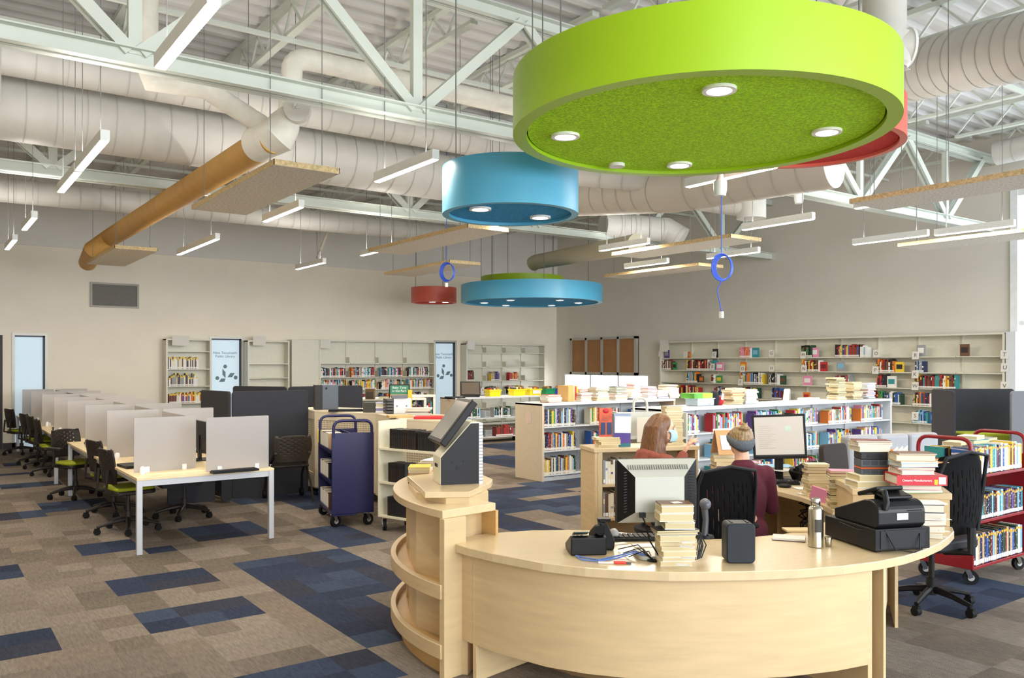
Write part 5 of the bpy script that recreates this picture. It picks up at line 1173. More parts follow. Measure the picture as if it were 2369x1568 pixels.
pileA(1385, 9.85, PZ, rs(3, 9, ['white', 'yellow', 'tan', 'light blue', 'white', 'grey'], .02, .03), 3, 'of the yellow bottomed pile on the low case', size=(.25, .19), white=True)
pileA(1429, 9.85, PZ, rs(4, 9, ['pink', 'white', 'green', 'yellow', 'white', 'tan', 'navy'], .02, .032), 4, 'of the green banded pile on the low case', size=(.25, .19), white=True)
pileA(1464, 9.82, PZ, rs(5, 4, ['navy', 'white', 'blue', 'white'], .022, .03), 5, 'of the low navy pile', size=(.2, .16), white=True)
pileA(1468, 10.03, PZ, rs(51, 10, ['white', 'tan', 'pink', 'white', 'cream'], .02, .03), 51, 'of the tall white pile behind the navy one', size=(.24, .18), white=True)
pileA(1500, 9.85, PZ, rs(6, 8, ['pink', 'red', 'white', 'purple', 'cream', 'dark red'], .02, .03), 6, 'of the pink pile on the low case', size=(.22, .18), white=True)
pileA(1527, 9.82, PZ, rs(7, 5, ['white', 'purple', 'white'], .02, .03), 7, 'of the white and purple pile', size=(.24, .18), white=True)
pileA(1552, 9.85, PZ, rs(8, 7, ['white', 'white', 'teal', 'grey'], .02, .03), 8, 'of the last white pile on the low case', size=(.25, .18), white=True)
pileA(1545, 10.1, PZ, rs(81, 8, ['tan', 'grey', 'brown', 'light blue', 'cream'], .025, .03), 81, 'of the brown grey pile behind the last', size=(.28, .2))
# piles on long case B
t = thing('puzzle_box', 'green and yellow flat box stacked on a clear tub', 'box', (*onY(1612, 838, 7.9).xy, PZ+.105), .05); MB().box(-.2, .2, -.12, .12, 0, .07).build('lid', mat('green_print', '#5fae3c', .5, noise=.3, nscale=6), t, bevel=.003); MB().box(-.02, .19, -.122, -.12, .005, .065).build('yellow_print', flat('#c9cf3a'), t)
t = thing('clear_tub', 'clear greyish plastic tub under the green box', 'tub', (*onY(1617, 838, 7.9).xy, PZ), .05); MB().box(-.16, .2, -.11, .11, 0, .095).build('tub', mat('clear_plastic', '#b9c6d6', .25), t, bevel=.01); MB().box(-.17, .21, -.12, .12, .09, .104).build('rim', flat('#cfe0e6'), t)
t = thing('backpack', 'black and red bag with white tags beside the clear tub', 'bag', (*onY(1652, 838, 7.85).xy, PZ), .1); b = MB(); b.ell((0, 0, .09), (.07, .08, .12)); b.build('bag', flat('#1d1d28', .8), t); MB().ell((.09, -.02, .055), (.07, .07, .07)).build('red_pocket', flat('#b01a26', .8), t); MB().cbox((.06, -.1, .12), (.05, .004, .09), rot=(0, .3, 0)).build('white_tag', M_paper, t)
pileA(1697, 7.85, PZ, rs(9, 9, ['tan', 'cream', 'brown', 'white', 'orange'], .022, .03), 9, 'of the tan pile right of the bag', size=(.26, .18))
pileA(1728, 7.85, PZ, rs(10, 8, LIGHT, .022, .03), 10, 'of the white pile right of the tan one', size=(.26, .18), white=True)
pileA(1935, 7.85, PZ, rs(11, 14, ['cream', 'tan', 'brown', 'white', 'black', 'cream'], .022, .03), 11, 'of the tall cream pile at right', size=(.26, .19))
pileA(1972, 7.85, PZ, rs(12, 11, ['tan', 'cream', 'white', 'brown', 'cream'], .022, .03), 12, 'of the pile between two tall ones', size=(.25, .19))
pileA(2004, 7.85, PZ, rs(13, 10, ['white', 'red', 'navy', 'white', 'grey', 'blue'], .022, .032), 13, 'of the last red and white pile', size=(.25, .19), white=True)
pileA(1870, 7.85, PZ, rs(14, 2, ['white', 'cream'], .02, .03), 14, 'of the low pair lying mid case', size=(.34, .2), white=True)
p = onY(1819, 838, 7.8); tag(MB().cbox((0, 0, .1), (.12, .02, .2), rot=(.15, 0, 0)).build('paper_sign', M_paper, loc=(p.x, p.y, PZ)), 'small white card standing on the long low case', 'card')
# grey book truck behind the left worker
t = thing('grey_truck', 'pale grey slant topped book truck behind the left worker', 'cart', at(1432, 8.3, 0), -YAW+.06)
M_gt = mat('pale_grey_enamel', '#c5c6bf', .45)
MB().box(0, .02, 0, .4, .12, 1.24).build('end_panel', M_gt, t); MB().box(.68, .7, 0, .4, .12, 1.24).build('end_panel', M_gt, t); MB().box(.02, .68, .18, .2, .12, 1.24).build('centre_panel', M_gt, t)
for z in (.2, .6, 1.0): MB().box(.02, .68, 0, .4, z-.02, z).build('shelf', M_gt, t)
MB().tube([(.21, .3, 1.2), (.21, .3, 1.3)]+elbow((.21, .3, 1.3), (.21, .3, 1.38), (.28, .3, 1.38))[1:]+elbow((.28, .3, 1.38), (.35, .3, 1.38), (.35, .3, 1.3))[1:]+[(.35, .3, 1.2)], .014, 8).build('handle', M_gt, t)
MB().box(.18, .5, -.012, -.002, .95, 1.2).build('hanging_notice', flat('#e3dccf'), t)
for x in (.08, .62):
    for y in (.06, .34): big_castor(t, x, y, .05)
# ================================================================ on the maple cabinet
mcM = mc.matrix_basis
def mcp(x, y, z=.986): return tuple(mcM @ Vector((x, y, z)))
rzc = -YAW+.25
stack_flat(mcp(.17, .14), rzc, [('cream', .022), ('cream', .026), ('tan', .02), ('cream', .02)], 31, 'under the cabinet picture book', 'books on the maple cabinet', jit=.01)
p = mcp(.15, .12, 1.077); t = thing('picture_book', 'orange and blue picture book standing on the cabinet pile', 'book', p, rzc); MB().box(-.06, .06, 0, .02, 0, .26).build('cover', mat('orange_blue_print', '#c9532b', .5, noise=.5, nscale=9), t); MB().box(-.05, -.005, -.003, 0, .02, .13).box(.01, .055, -.003, 0, .02, .13).build('printed_figures', flat('#26355f'), t); MB().ell((.0, .0, .235), (.03, .01, .022)).build('red_shape', flat('#b8202a'), t)
p = mcp(.3, .1); t = thing('document_box', 'purple and white upright book with blank sheet on the cabinet', 'book', p, rzc-.05)
MB().box(-.08, .08, 0, .05, 0, .3).build('cover', flat('#8f9bb5'), t); MB().box(-.078, .078, -.004, 0, .03, .125).build('purple_band', flat('#4f3a8c'), t); MB().box(-.078, .078, -.004, 0, 0, .03).build('teal_band', flat('#1f6f7a'), t); MB().cbox((.005, -.006, .2), (.15, .004, .15), rot=(0, .03, 0)).build('blank_sheet', flat('#f2f2f4'), t)
stack_flat(mcp(.84, .2), rzc, [('cream', .024), ('tan', .022), ('cream', .026), ('cream', .022), ('tan', .024), ('cream', .022), ('cream', .024), ('cream', .022), ('tan', .024), ('cream', .024), ('cream', .026), ('cream', .024), ('white', .024), ('cream', .028), ('grey', .02)], 33, 'of the pile beside the left worker', 'books on the maple cabinet', jit=.008, size=(.17, .11))
# ================================================================ kiosk on the left tower
k0 = ont(1021, 1122, 5.07); t = thing('self_checkout', 'self checkout kiosk with tilted black touchscreen on the tower', 'kiosk', (k0.x, k0.y, 1.0), -YAW+.3)
b = MB(); PR = [(0, 0), (0, .165), (.19, .372), (.238, .372), (.238, 0)]
vprism(b, PR, 0, .012, 0); vprism(b, PR, .22, .232, 0); b.build('side_panel', M_dk, t)
b = MB(); vprism(b, [(-.006, 0), (-.006, .168), (.187, .38), (.245, .38), (.245, 0)], .012, .22, 0); b.build('body', M_cream, t, bevel=.004)
b = MB(); b.box(.238, .262, 0, .23, 0, .375)
b.build('rear_vent', flat('#e9eaec'), t); b = MB()
for k in range(18): b.box(.24, .262, -.002, 0, .015+k*.02, .023+k*.02)
b.build('vent_slots', flat('#9a9ca0'), t)
MB().box(-.008, -.004, .08, .16, .1, .12).build('receipt_slot', M_black, t)
for x, z, r_ in ((.07, .135, .006), (.14, .14, .006), (.105, .1, .012)): MB().tube([(x, -.003, z), (x, .0, z)], r_, 12).build('screw', M_black, t)
s_ = thing('x', None, None); bpy.data.objects.remove(s_)
Ms = Matrix.Translation((.01, -.05, .235)) @ Matrix.Rotation(-math.radians(52), 4, 'Y')
b = MB(); b.box(0, .33, -.02, .36, 0, .045, 0, Ms); sc = b.build('touchscreen', M_black, t, bevel=.006)
b = MB(); b.box(.025, .305, .005, .335, .045, .047, 0, Ms); b.build('glass', mat('dim_glass', '#6b6c66', .25), sc)
tag(MB().prism([(-.2, -.14), (.06, -.22), (.24, -.06), (.2, .1), (-.12, .2)], 0, .035).build('scanner_pad', mat('pale_pink_pad', '#ddd5d0', .35), loc=(onz(1010, 1115, 1.0).x-.03, onz(1010, 1115, 1.0).y+.04, 1.001), rot=(0, 0, .4), bevel=.003), 'flat pale scanner pad under the self checkout kiosk', 'pad') if False else None
pd = [onz(940, 1097, 1.03), onz(978, 1130, 1.03), onz(1089, 1128, 1.03), onz(1128, 1110, 1.03), onz(1122, 1088, 1.03), onz(1000, 1075, 1.03)]
# books beside kiosk
stack_flat((2.84, 5.0, .931), .9, [('black', .03), ('yellow', .018), ('orange', .024), ('white', .018), ('yellow', .02)], 41, 'of the small pile left of the kiosk', 'books left of the kiosk', jit=.015, size=(.2, .14))
stack_flat((3.06, 5.2, .931), .5, [('white', .03), ('teal', .025), ('pink', .02), ('cream', .025), ('white', .02)], 42, 'of the pile behind the kiosk', 'books left of the kiosk', jit=.015, white=True, size=(.2, .14))
# ================================================================ front counter things
ZT = .741
m0 = ont(1521, 1138, 4.33); t = thing('monitor', 'silver old style monitor seen from behind on the front counter', 'monitor', (m0.x, m0.y, ZT), -YAW+.12)
zc = 1.08-ZT; b = MB(); b.prism(rrect(-.215, .215, -.165, .165, .015), -.05, -.01); b.build('bezel', M_dk, t, loc=(0, 0, zc), rot=(PI/2, 0, 0), bevel=.003)
b = MB(); O = [(-.212, -.165), (.212, -.165), (.212, .165), (-.212, .165)]; I = [(-.135, -.09), (.125, -.09), (.125, .065), (-.135, .065)]; Bk = [(-.135, -.1), (.125, -.1), (.125, .08), (-.135, .08)]
b.add([(x, .01, zc+z) for x, z in O]+[(x, -.06, zc+z) for x, z in Bk], [(4, 5, 6, 7), (0, 1, 5, 4), (2, 3, 7, 6)], 0); b.add([(x, .01, zc+z) for x, z in O]+[(x, -.06, zc+z) for x, z in Bk], [(1, 2, 6, 5), (3, 0, 4, 7)], 1)
b.build('rear_housing', [M_silver, M_black], t)
b = MB()
for k in range(26):
    x = -.16+.0125*k; b.cbox((x, -.0255, zc+.128), (.005, .006, .028), rot=(-.75, 0, 0))
b.build('top_vents', flat('#8f908a'), t); b = MB()
for sx in (-1, 1):
    for k in range(15): b.cbox((sx*.172, -.028, zc-.1+.0145*k), (.05, .004, .004), rot=(0, 0, sx*-.75))
b.build('side_vents', flat('#3a3c40'), t)
MB().box(-.035, .035, -.10, -.065, .02, .235).build('stand_column', M_silver, t, bevel=.006); MB().prism(rrect(-.12, .12, -.1, .08, .04), 0, .02).build('stand_base', M_silver, t, bevel=.004)
MB().tube([(-.1, -.062, .22), (-.095, -.09, .2), (-.07, -.1, .1), (-.03, -.12, .03), (.02, -.16, .004)], .004, 8).box(-.115, -.085, -.08, -.06, .215, .24).build('cable', M_black, t)
tag(MB().lathe([(.03, 0), (.034, .004), (.03, .008)], 20).build('cable_grommet', M_black, loc=onz(1512, 1297, ZT)), 'round black cable grommet in the front counter', 'grommet')
cb = MB(); g0 = onz(1512, 1297, ZT+.005)
for k in range(6):
    a = onz(1490-12*k, 1288-(k % 3)*9, ZT+.008); cb.tube([tuple(g0), tuple((g0+a)/2+Vector((.02*(k % 2), 0, .02+.006*k))), tuple(a)], .0028, 6)
tag(cb.build('black_cables', M_black), 'tangle of black cables spreading from the counter grommet', 'cables')
cb = MB()
for k in range(2):
    P_ = [onz(1508, 1290, ZT+.012), onz(1470, 1278-4*k, ZT+.03), onz(1430, 1290-5*k, ZT+.008), onz(1385, 1298-3*k, ZT+.006), onz(1345, 1294-6*k, ZT+.006), onz(1332, 1285, ZT+.006)]; cb.tube([tuple(p) for p in P_], .004, 8)
tag(cb.build('blue_cables', mat('pale_blue_cable', '#5f7fc6', .4)), 'two blue network cables lying from phone to grommet', 'cables')
def phone(loc, rz, label, scn=True):
    t = thing('desk_phone', label, 'phone', loc, rz)
    b = MB(); vprism(b, [(-.09, 0), (.09, 0), (.1, .03), (-.06, .1), (-.09, .09)], -.09, .1, 0); b.build('base', M_black, t, bevel=.006)
    b = MB(); b.cbox((.0, -.055, .1), (.19, .05, .035), rot=(0, .35, 0)); b.tube([(-.09, -.055, .13), (0, -.055, .125), (.09, -.055, .075)], [.026, .018, .026], 10); b.build('handset', M_blackr, t)
    b = MB()
    for i in range(4):
        for j in range(3): b.cbox((-.01+.025*i, .03+.022*j, .085-.009*i), (.016, .014, .008), rot=(0, .4, 0))
    b.build('keys', flat('#4a4c50'), t); MB().cbox((-.055, .045, .11), (.05, .08, .006), rot=(0, .4, 0)).build('display', flat('#3c4a44', .2), t); return t
pc = onz(1362, 1280, ZT); phone((pc.x+.02, pc.y+.04, ZT), PI/2-YAW+.1, 'black desk phone at the left of the front counter')
b = MB(); tpl = thing('desk_phone_stand', 'dark speakerphone block on its wedge stand beside the front phone', 'phone', (onz(1405, 1270, ZT).x, onz(1405, 1270, ZT).y+.02, ZT), -YAW)
vprism(b, [(-.035, 0), (.045, 0), (.05, .05), (.01, .14), (-.035, .15)], -.05, .05); b.build('body', M_dk, tpl, bevel=.01); MB().prism(rrect(-.04, .03, -.03, .03, .01), .148, .165).build('cap', M_black, tpl)
tag(MB().ell((0, 0, .03), (.03, .03, .035)).build('headset_ball', M_grey, loc=onz(1420, 1248, ZT)), 'grey round webcam ball behind the front phone', 'device')
t = thing('keyboard', 'black keyboard behind the silver monitor', 'keyboard', (onz(1478, 1247, ZT).x, onz(1478, 1247, ZT).y, ZT), -YAW+.05); MB().box(-.16, .2, -.06, .06, 0, .018).build('body', M_black, t, bevel=.003)
b = MB()
for i in range(11):
    for j in range(4): b.box(-.15+i*.03, -.127+i*.03, -.05+j*.026, -.03+j*.026, .018, .026)
b.build('keys', M_dk, t)
for px, py, r_, w, h, c, lab in ((1492, 1262, .1, .13, .08, '#f2f2f0', 'white note paper beside the silver monitor stand'), (1430, 1258, .4, .1, .035, '#e8e5dc', 'white pen shaped tube behind the phone')):
    p = onz(px, py, ZT); tag(MB().box(-w/2, w/2, -h/2, h/2, 0, .004).build('paper_note', flat(c), loc=p, rot=(0, 0, -YAW+r_)), lab, 'paper')
p = onz(1425, 1303, ZT); t = thing('snack_wrapper', 'clear wrapper with red and white print on the front counter', 'wrapper', (p.x, p.y, ZT), -YAW-.05); MB().box(-.09, -.01, -.012, .012, 0, .008).build('clear_part', flat('#e9dcd4', .25), t, bevel=.003); MB().box(-.01, .05, -.015, .015, 0, .01).build('red_part', flat('#d63a2c'), t, bevel=.003); MB().box(.05, .075, -.013, .013, 0, .007).build('dark_tip', flat('#4d4a48'), t)
# front counter pile
bp = onz(1572, 1306, ZT); bz_ = -YAW+.06
FS = [('cream', .026, .16), ('white', .02, .165), ('cream', .03, .17), ('cream', .024, .17), ('tan', .022, .165), ('cream', .034, .18), ('grey', .014, .21), ('black', .01, .22)]
z = ZT; ss = random.Random(8)
for k, (c, th, L_) in enumerate(FS):
    book_flat(bp.x+ss.uniform(-.008, .008), bp.y+ss.uniform(-.005, .005)+.03, z, L_, .125, th-.001, c, bz_+ss.uniform(-.06, .06), '%s paperback, %s from the bottom of the front counter pile' % (c, ordn(k+1)), 'books piled on the front counter'); z += th
for k, (c, th, L_, dx) in enumerate((('white', .036, .15, .02), ('cream', .006, .13, .01), ('cream', .04, .17, -.008), ('white', .038, .165, -.004), ('brown', .008, .165, -.004))):
    book_flat(bp.x+dx, bp.y+.03, z, L_, .12, th-.001, c, bz_+ss.uniform(-.08, .08), '%s paperback, %s of the upper five on the front counter pile' % (c, ordn(k+1)), 'books piled on the front counter'); z += th
tag(MB().box(-.025, .025, -.02, .02, 0, .002).build('sticky_note', M_paper, loc=(bp.x-.005, bp.y+.02, z), rot=(0, 0, bz_+.3)), 'white note on top of the front counter pile', 'note')
cb = MB()
for k in range(7):
    a = Vector((bp.x+.075+.006*k, bp.y-.02, ZT+.175-.003*k)); cb.tube([tuple(a+Vector((-.04, .02, .0))), tuple(a+Vector((.02, 0, -.01))), tuple(a+Vector((.035+.006*k*(k % 2), -.004, -.08))), tuple(a+Vector((.01+.008*(k % 3), -.006, -.16+.004*k)))], .0035, 6)
tag(cb.build('hanging_cables', M_black), 'bundle of black cables draped over the right of the front pile', 'cables')
for k, (px, py) in enumerate(((1592, 1254), (1588, 1264), (1592, 1290), (1580, 1306))):
    p = ont(px, py, 4.02); tag(MB().cbox((0, 0, 0), (.065, .03, .0015), rot=(.1, .1*(k % 2), -YAW)).build('paper_slip', M_paper, loc=p), 'white paper slip sticking out of the front pile, %s from its top' % ordn(k+1), 'paper')
# speaker box
p = onz(1719, 1300, ZT); t = thing('speaker_box', 'dark slate rounded box speaker standing on the front counter', 'speaker', (p.x, p.y+.03, ZT), -YAW)
MB().prism(rrect(-.072, .072, -.1, .1, .022, 6), -.055, .055, smooth=True).build('body', mat('slate_plastic', '#23282f', .5, noise=.03, spec=.3), t, loc=(0, 0, .1), rot=(PI/2, 0, 0), bevel=.006)
MB().box(-.045, -.035, -.03, .03, .2, .204).box(.035, .045, -.03, .03, .2, .204).build('top_feet', M_dk, t)
# barcode scanner on stand
p = onz(1655, 1248, ZT); t = thing('barcode_scanner', 'grey handheld barcode scanner resting upright in its stand', 'scanner', (p.x, p.y+.08, ZT), -YAW)
MB().tube([(0, 0, .01), (.01, .01, .1), (.0, .0, .17)], [.018, .017, .02], 12).build('grip', mat('scanner_grey', '#474b53', .4), t)
MB().ell((0, -.02, .195), (.032, .05, .032)).build('head', mat('scanner_head', '#565b66', .35), t)
MB().lathe([(.055, 0), (.05, .012)], 20).ring(.04, .048, -.004, .004, 24, 0, (0, 0)).build('stand', M_black, t); MB().tube([(.01, -.01, .02), (.02, -.03, .01), (.03, -.05, -.0), (.0, -.02, .004)], .003, 6).build('cord', M_black, t)
# bottle, cap, notebook
p = onz(1887, 1264, ZT); t = thing('water_bottle', 'brushed steel water bottle with black label on the front counter', 'bottle', (p.x, p.y, ZT))
MB().lathe([(.034, 0), (.041, .003), (.041, .2), (.036, .215), (.026, .225), (.026, .23)], 36).build('body', M_steel, t); MB().lathe([(.024, .231), (.025, .233), (.025, .262), (.022, .266)], 30).build('screw_neck', M_chrome, t)
a0_ = math.radians(-125); vs = []; b = MB()
for k in range(9):
    a = a0_-.5+k*.125
    for z_ in (.085, .155): vs.append((.0418*math.cos(a), .0418*math.sin(a), z_))
b.add(vs, [(2*k, 2*k+2, 2*k+3, 2*k+1) for k in range(8)]); b.build('printed_label', flat('#3b3a36'), t)
p = onz(1916, 1263, ZT); t = thing('bottle_cap', 'small steel bottle cap standing beside the water bottle', 'cap', (p.x, p.y, ZT)); MB().lathe([(.017, 0), (.019, .003), (.018, .035), (.021, .037), (.021, .05), (.019, .052)], 24).build('cap', M_steel, t)
p = onz(1825, 1247, ZT); t = thing('notebook', 'open spiral notebook with white page lying by the water bottle', 'notebook', (p.x, p.y, ZT), -YAW-.35); MB().box(-.09, .09, -.06, .06, 0, .003).build('cover', flat('#5a3f3a'), t); MB().box(-.088, .088, -.058, .058, .003, .014).build('pages', M_paper, t); b = MB()
for k in range(14): b.tube([(-.08+.0123*k, .055, .003), (-.08+.0123*k, .064, .012), (-.08+.0123*k, .052, .017)], .0012, 5)
b.build('spiral', M_chrome, t)
p = onz(1853, 1230, ZT); tag(MB().box(-.1, .1, -.05, .05, 0, .01).build('folder', flat('#d3b784'), loc=(p.x+.03, p.y+.02, ZT), rot=(0, 0, -YAW)), 'tan card folder behind the open notebook', 'folder')
# cash drawer and register
Fc = onz(2025, 1280, ZT); Lc = onz(1906, 1240, ZT); Rc = onz(2136, 1248, ZT); ex = (Fc-Lc).normalized(); an = math.atan2(ex.y, ex.x)
La = .44; Lb = .34
t = thing('cash_till', 'black steel cash box under the register on the front counter', 'cash box', (Fc.x, Fc.y, ZT), an)
MB().box(-La, 0, 0, Lb, .01, .125).build('body', M_black, t, bevel=.004); MB().box(.0, .004, .03, Lb-.03, .02, .115).build('drawer_front', mat('drawer_grey', '#1d1f24', .45, spec=.3), t, bevel=.003)
for x in (-La+.04, -.04):
    for y in (.04, Lb-.04): MB().box(x-.015, x+.015, y-.015, y+.015, 0, .01).build('foot', M_blackr, t)
MB().tube([(-.3, -.004, .11), (-.12, -.01, .1), (.0, .06, .118), (.03, .1, .02), (.05, .2, .006), (.03, .25, .01), (.008, .27, .09), (-.04, .3, .13)], .0035, 6).build('cable', M_black, t)
t = thing('cash_register', 'black cash register with rounded back sitting on the steel cash box', 'cash register', (Fc.x, Fc.y, ZT+.126), an)
b = MB(); prof = [(-.38, .0), (-.02, 0), (.0, .02)]+[(-.075+.075*math.cos(a), .075+.06*math.sin(a)+.01) for a in [k*PI/2/6 for k in range(0, 7)]]+[(-.12, .14), (-.38, .05)]
vprism(b, prof, .02, .31, 0); b.build('body', mat('register_black', '#141518', .38, spec=.35), t, bevel=.006)
b = MB(); b.cbox((-.1, .18, .165), (.12, .18, .02), rot=(0, .2, 0)); b.build('rear_display', M_black, t, bevel=.01); MB().tube([(-.14, .12, .14), (-.11, .1, .185), (-.03, .08, .19), (.0, .07, .14), (.0, .06, .1)], .016, 10).build('carry_handle', M_black, t)
MB().cbox((-.17, .16, .175), (.17, .17, .022), rot=(0, -.32, 0)).box(-.16, -.1, .12, .2, .1, .165).build('operator_display', M_black, t, bevel=.006)
MB().box(-.2, -.06, .0265, .0295, .065, .11).build('rating_label', flat('#b9b9ac'), t); MB().box(.002, .004, .13, .2, .045, .08).build('service_label', flat('#cfdbe2'), t); MB().cbox((-.3, .18, .075), (.2, .1, .003), rot=(0, -.25, 0)).build('receipt_paper', M_paper, t); MB().box(.0005, .003, .2, .29, .09, .094).build('paper_slot', M_blackr, t)
# right counter pile by register
p = onz(2158, 1243, ZT); stack_flat((p.x+.0, p.y+.03, ZT), -YAW-.1, [('cream', .03), ('tan', .042), ('brown', .036), ('white', .038), ('black', .05), ('white', .008)], 51, 'of the pile right of the register', 'books right of the register', True, .008, (.15, .12))
for k, (px, py) in enumerate(((2175, 1200), (2172, 1228), (2170, 1241))): tag(MB().cbox((0, 0, 0), (.06, .03, .0015), rot=(0, .1, -YAW)).build('paper_slip', M_paper, loc=ont(px+12, py, 4.68)), 'white paper slip jutting from the register side pile, %s from top' % ordn(k+1), 'paper')
# piles on the rear worktop corner
p = onz(1950, 1172, ZT); stack_flat((p.x, p.y, ZT), -YAW-.25, [('cream', .022), ('tan', .02), ('cream', .026), ('black', .02), ('cream', .022), ('tan', .024), ('grey', .02), ('cream', .022), ('black', .018), ('cream', .022), ('dark red', .024), ('pink', .016)], 52, 'of the big pile left of the raised counter', 'books on the desk corner', jit=.015, size=(.2, .14))
p = onz(1912, 1150, ZT); stack_flat((p.x+.02, p.y+.1, ZT), -YAW, [('cream', .026), ('tan', .024), ('cream', .026), ('tan', .022), ('cream', .026), ('cream', .024), ('tan', .024), ('brown', .026), ('cream', .026), ('cream', .02)], 53, 'of the pile behind the corner one', 'books on the desk corner', jit=.01, size=(.17, .12))
p = onz(1898, 1160, ZT); o = book_flat(p.x, p.y, ZT+.05, .13, .1, .025, 'pink', 0, 'pink and red book leaning on the desk corner pile', 'books on the desk corner'); o.rotation_euler = (PI/2, .2, -YAW-.9)
# raised counter things
ZR = .946
p = onz(2022, 1127, ZR); z = stack_flat((p.x+.02, p.y+.03, ZR), -YAW-.03, [('white', .045), ('cream', .04)], 54, 'under the grey caddies on the raised counter', 'books on the raised counter', jit=.004, size=(.26, .18))
for k, (h, c) in enumerate(((.035, 1), (.012, 0), (.05, 1), (.05, 2))):
    t = thing('cassette_caddy', ('slate grey slotted caddy, lowest of the caddy tower', 'thin orange strip between the caddies', 'slate grey slotted caddy in the middle of the tower', 'black caddy with a slot at the top of the tower')[k], 'caddy', (p.x+.02, p.y+.03, z), -YAW-.03)
    MB().box(-.09, .09, -.06, .06, 0, h-.001).build('body', flat(('#4a5158', '#d8632a', '#4f575e', '#25262a')[[0, 1, 2, 3][k]]), t, bevel=.004)
    if k in (0, 2):
        b = MB()
        for j in range(3): b.box(-.075+.052*j, -.035+.052*j, -.063, -.06, h*.3, h*.8)
        b.build('slots', flat('#353a40'), t)
    if k == 3: MB().box(-.05, .05, -.063, -.06, .012, .035).build('slot', flat('#0e0e10'), t)
    z += h
stack_flat((p.x+.01, p.y+.03, z), -YAW-.05, [('cream', .036), ('white', .014), ('tan', .012), ('dark red', .01)], 55, 'on top of the caddy tower', 'books on the raised counter', True, .008, (.22, .15))
p = onz(2150, 1138, ZR); 
stack_flat((p.x-.03, p.y+.07, ZR), -YAW-.02, [('green', .02), ('pink', .03)], 56, 'under the big red directory', 'books on the raised counter', True, .01, (.24, .17)); z = ZR+.05
ob = book_flat(p.x-.04, p.y+.07, z, .3, .21, .062, 'red', -YAW-.06, 'big red directory book with white lettering on the raised counter', 'books on the raised counter', True)
tt = text('lettering', 'Ontario Manufacturers', .019, flat('#ffffff'), None, (0, 0, 0), (0, 0, 0), .0004); tt.parent = ob; tt.location = (-.1, -.505, .5); tt.rotation_euler = (PI/2, 0, 0); tt.scale = (1/.3, 1/.062, 1/.21)
MB().box(-.5, .5, -.5015, -.495, .1, .9).build('spine_cover', flat('#c01f2e'), ob); MB().box(.24, .31, -.506, -.5, .1, .6).build('yellow_label', flat('#e4b820'), ob); MB().box(.33, .47, -.506, -.5, .15, .85).build('white_label', flat('#e8e2da'), ob)
stack_flat((p.x-.05, p.y+.08, z+.063), -YAW-.05, [('white', .028), ('red', .018), ('light blue', .024), ('white', .012), ('tan', .04), ('brown', .008)], 57, 'on top of the big red directory', 'books on the raised counter', True, .008, (.23, .16))
stack_flat((p.x+.12, p.y-.0, ZR), -YAW+.2, [('cream', .03)], 58, 'single white one at the right counter edge', 'books on the raised counter', True, 0, (.13, .1)) if False else None
p = onz(2060, 1132, ZR); tag(MB().box(-.11, .11, -.07, .07, 0, .008).build('childrens_book', mat('pale_print', '#cfe0e6', .4, noise=.25, nscale=12), loc=(p.x, p.y, ZR), rot=(0, 0, -YAW-.15)), 'thin pale blue picture book flat on the raised counter', 'book')
p = ont(2092, 1080, 5.75); t = thing('cardboard_box', 'open brown cardboard box behind the red directory pile', 'box', (p.x, p.y, .741), -YAW+.3); M_kb = mat('cardboard', '#c79a6c', .8, noise=.04, nscale=4)
MB().box(-.1, .22, -.08, -.075, 0, .33).box(-.1, .22, .12, .125, 0, .33).box(-.1, -.095, -.08, .12, 0, .33).box(.215, .22, -.08, .12, 0, .33).box(-.1, .22, -.08, .12, 0, .01).build('carton', M_kb, t); MB().cbox((.06, -.13, .335), (.3, .1, .004), rot=(.15, 0, 0)).build('flap', M_kb, t); MB().cbox((.06, .17, .335), (.3, .1, .004), rot=(-.15, 0, 0)).build('flap', M_kb, t)
r = random.Random(3); b = MB()
for k in range(260):
    x = r.uniform(-.16, .16); h_ = .045*(1-(x/.17)**2); b.tube([(x, r.uniform(-.05, .05), 0), (x+r.uniform(-.02, .02), r.uniform(-.06, .03), h_+r.uniform(0, .02))], .0035, 4)
t = thing('feather_boa', 'bright orange fluffy boa peeking over the cardboard box', 'toy', (p.x+.06, p.y+.1, 1.075), -YAW); b.build('fluff', flat('#f08a2a', .9), t)
b = MB()
for k in range(9): b.tube([(.02*k-.02, 0, .0), (.02*k+.03, .01, .05+.008*(k % 3)), (.02*k+.05, .02, .0-.03*(k % 2)), (.02*k+.02, .0, -.12)], .006, 4)
p = ont(2066, 1060, 5.35); tag(b.build('ribbon_bundle', flat('#d9d6d4'), loc=p, scale=(.35, .6, .8)), 'curly white ribbons behind the caddy tower', 'ribbon')
# rear desk: monitor on, keyboard, phone, papers
m0 = ont(1802, 1020, 7.15); t = thing('monitor', 'black monitor with bright page facing the camera on the rear desk', 'monitor', (m0.x, m0.y, .741), -YAW-.25)
M_scr = mat('lit_screen', '#8f8a82', .3, emit=.28, ecol='#efe4d8')
o = MB().prism(rrect(-.22, .22, -.19, .19, .008), 0, .03).build('bezel', M_black, t, loc=(0, 0, .37), rot=(PI/2-.06, -.05, 0), bevel=.003)
MB().box(-.2, .2, -.165, .17, .0305, .032).build('screen', M_scr, o)
b = MB()
for k in range(12): b.box(-.17, -.17+.16*(.5+.5*((k*37) % 10)/10), .09-.017*k, .094-.017*k, .033, .0335)
b.build('page_text', flat('#b5ada2'), o); MB().box(.05, .1, .05, .09, .033, .0335).build('page_picture', flat('#bcd0c4'), o); MB().box(-.2, .2, -.165, -.153, .033, .0335).build('task_bar', flat('#2a2a30'), o)
MB().box(-.035, .035, .0, .03, .01, .25).prism(rrect(-.12, .12, -.1, .1, .03), 0, .012).build('stand', M_black, t)
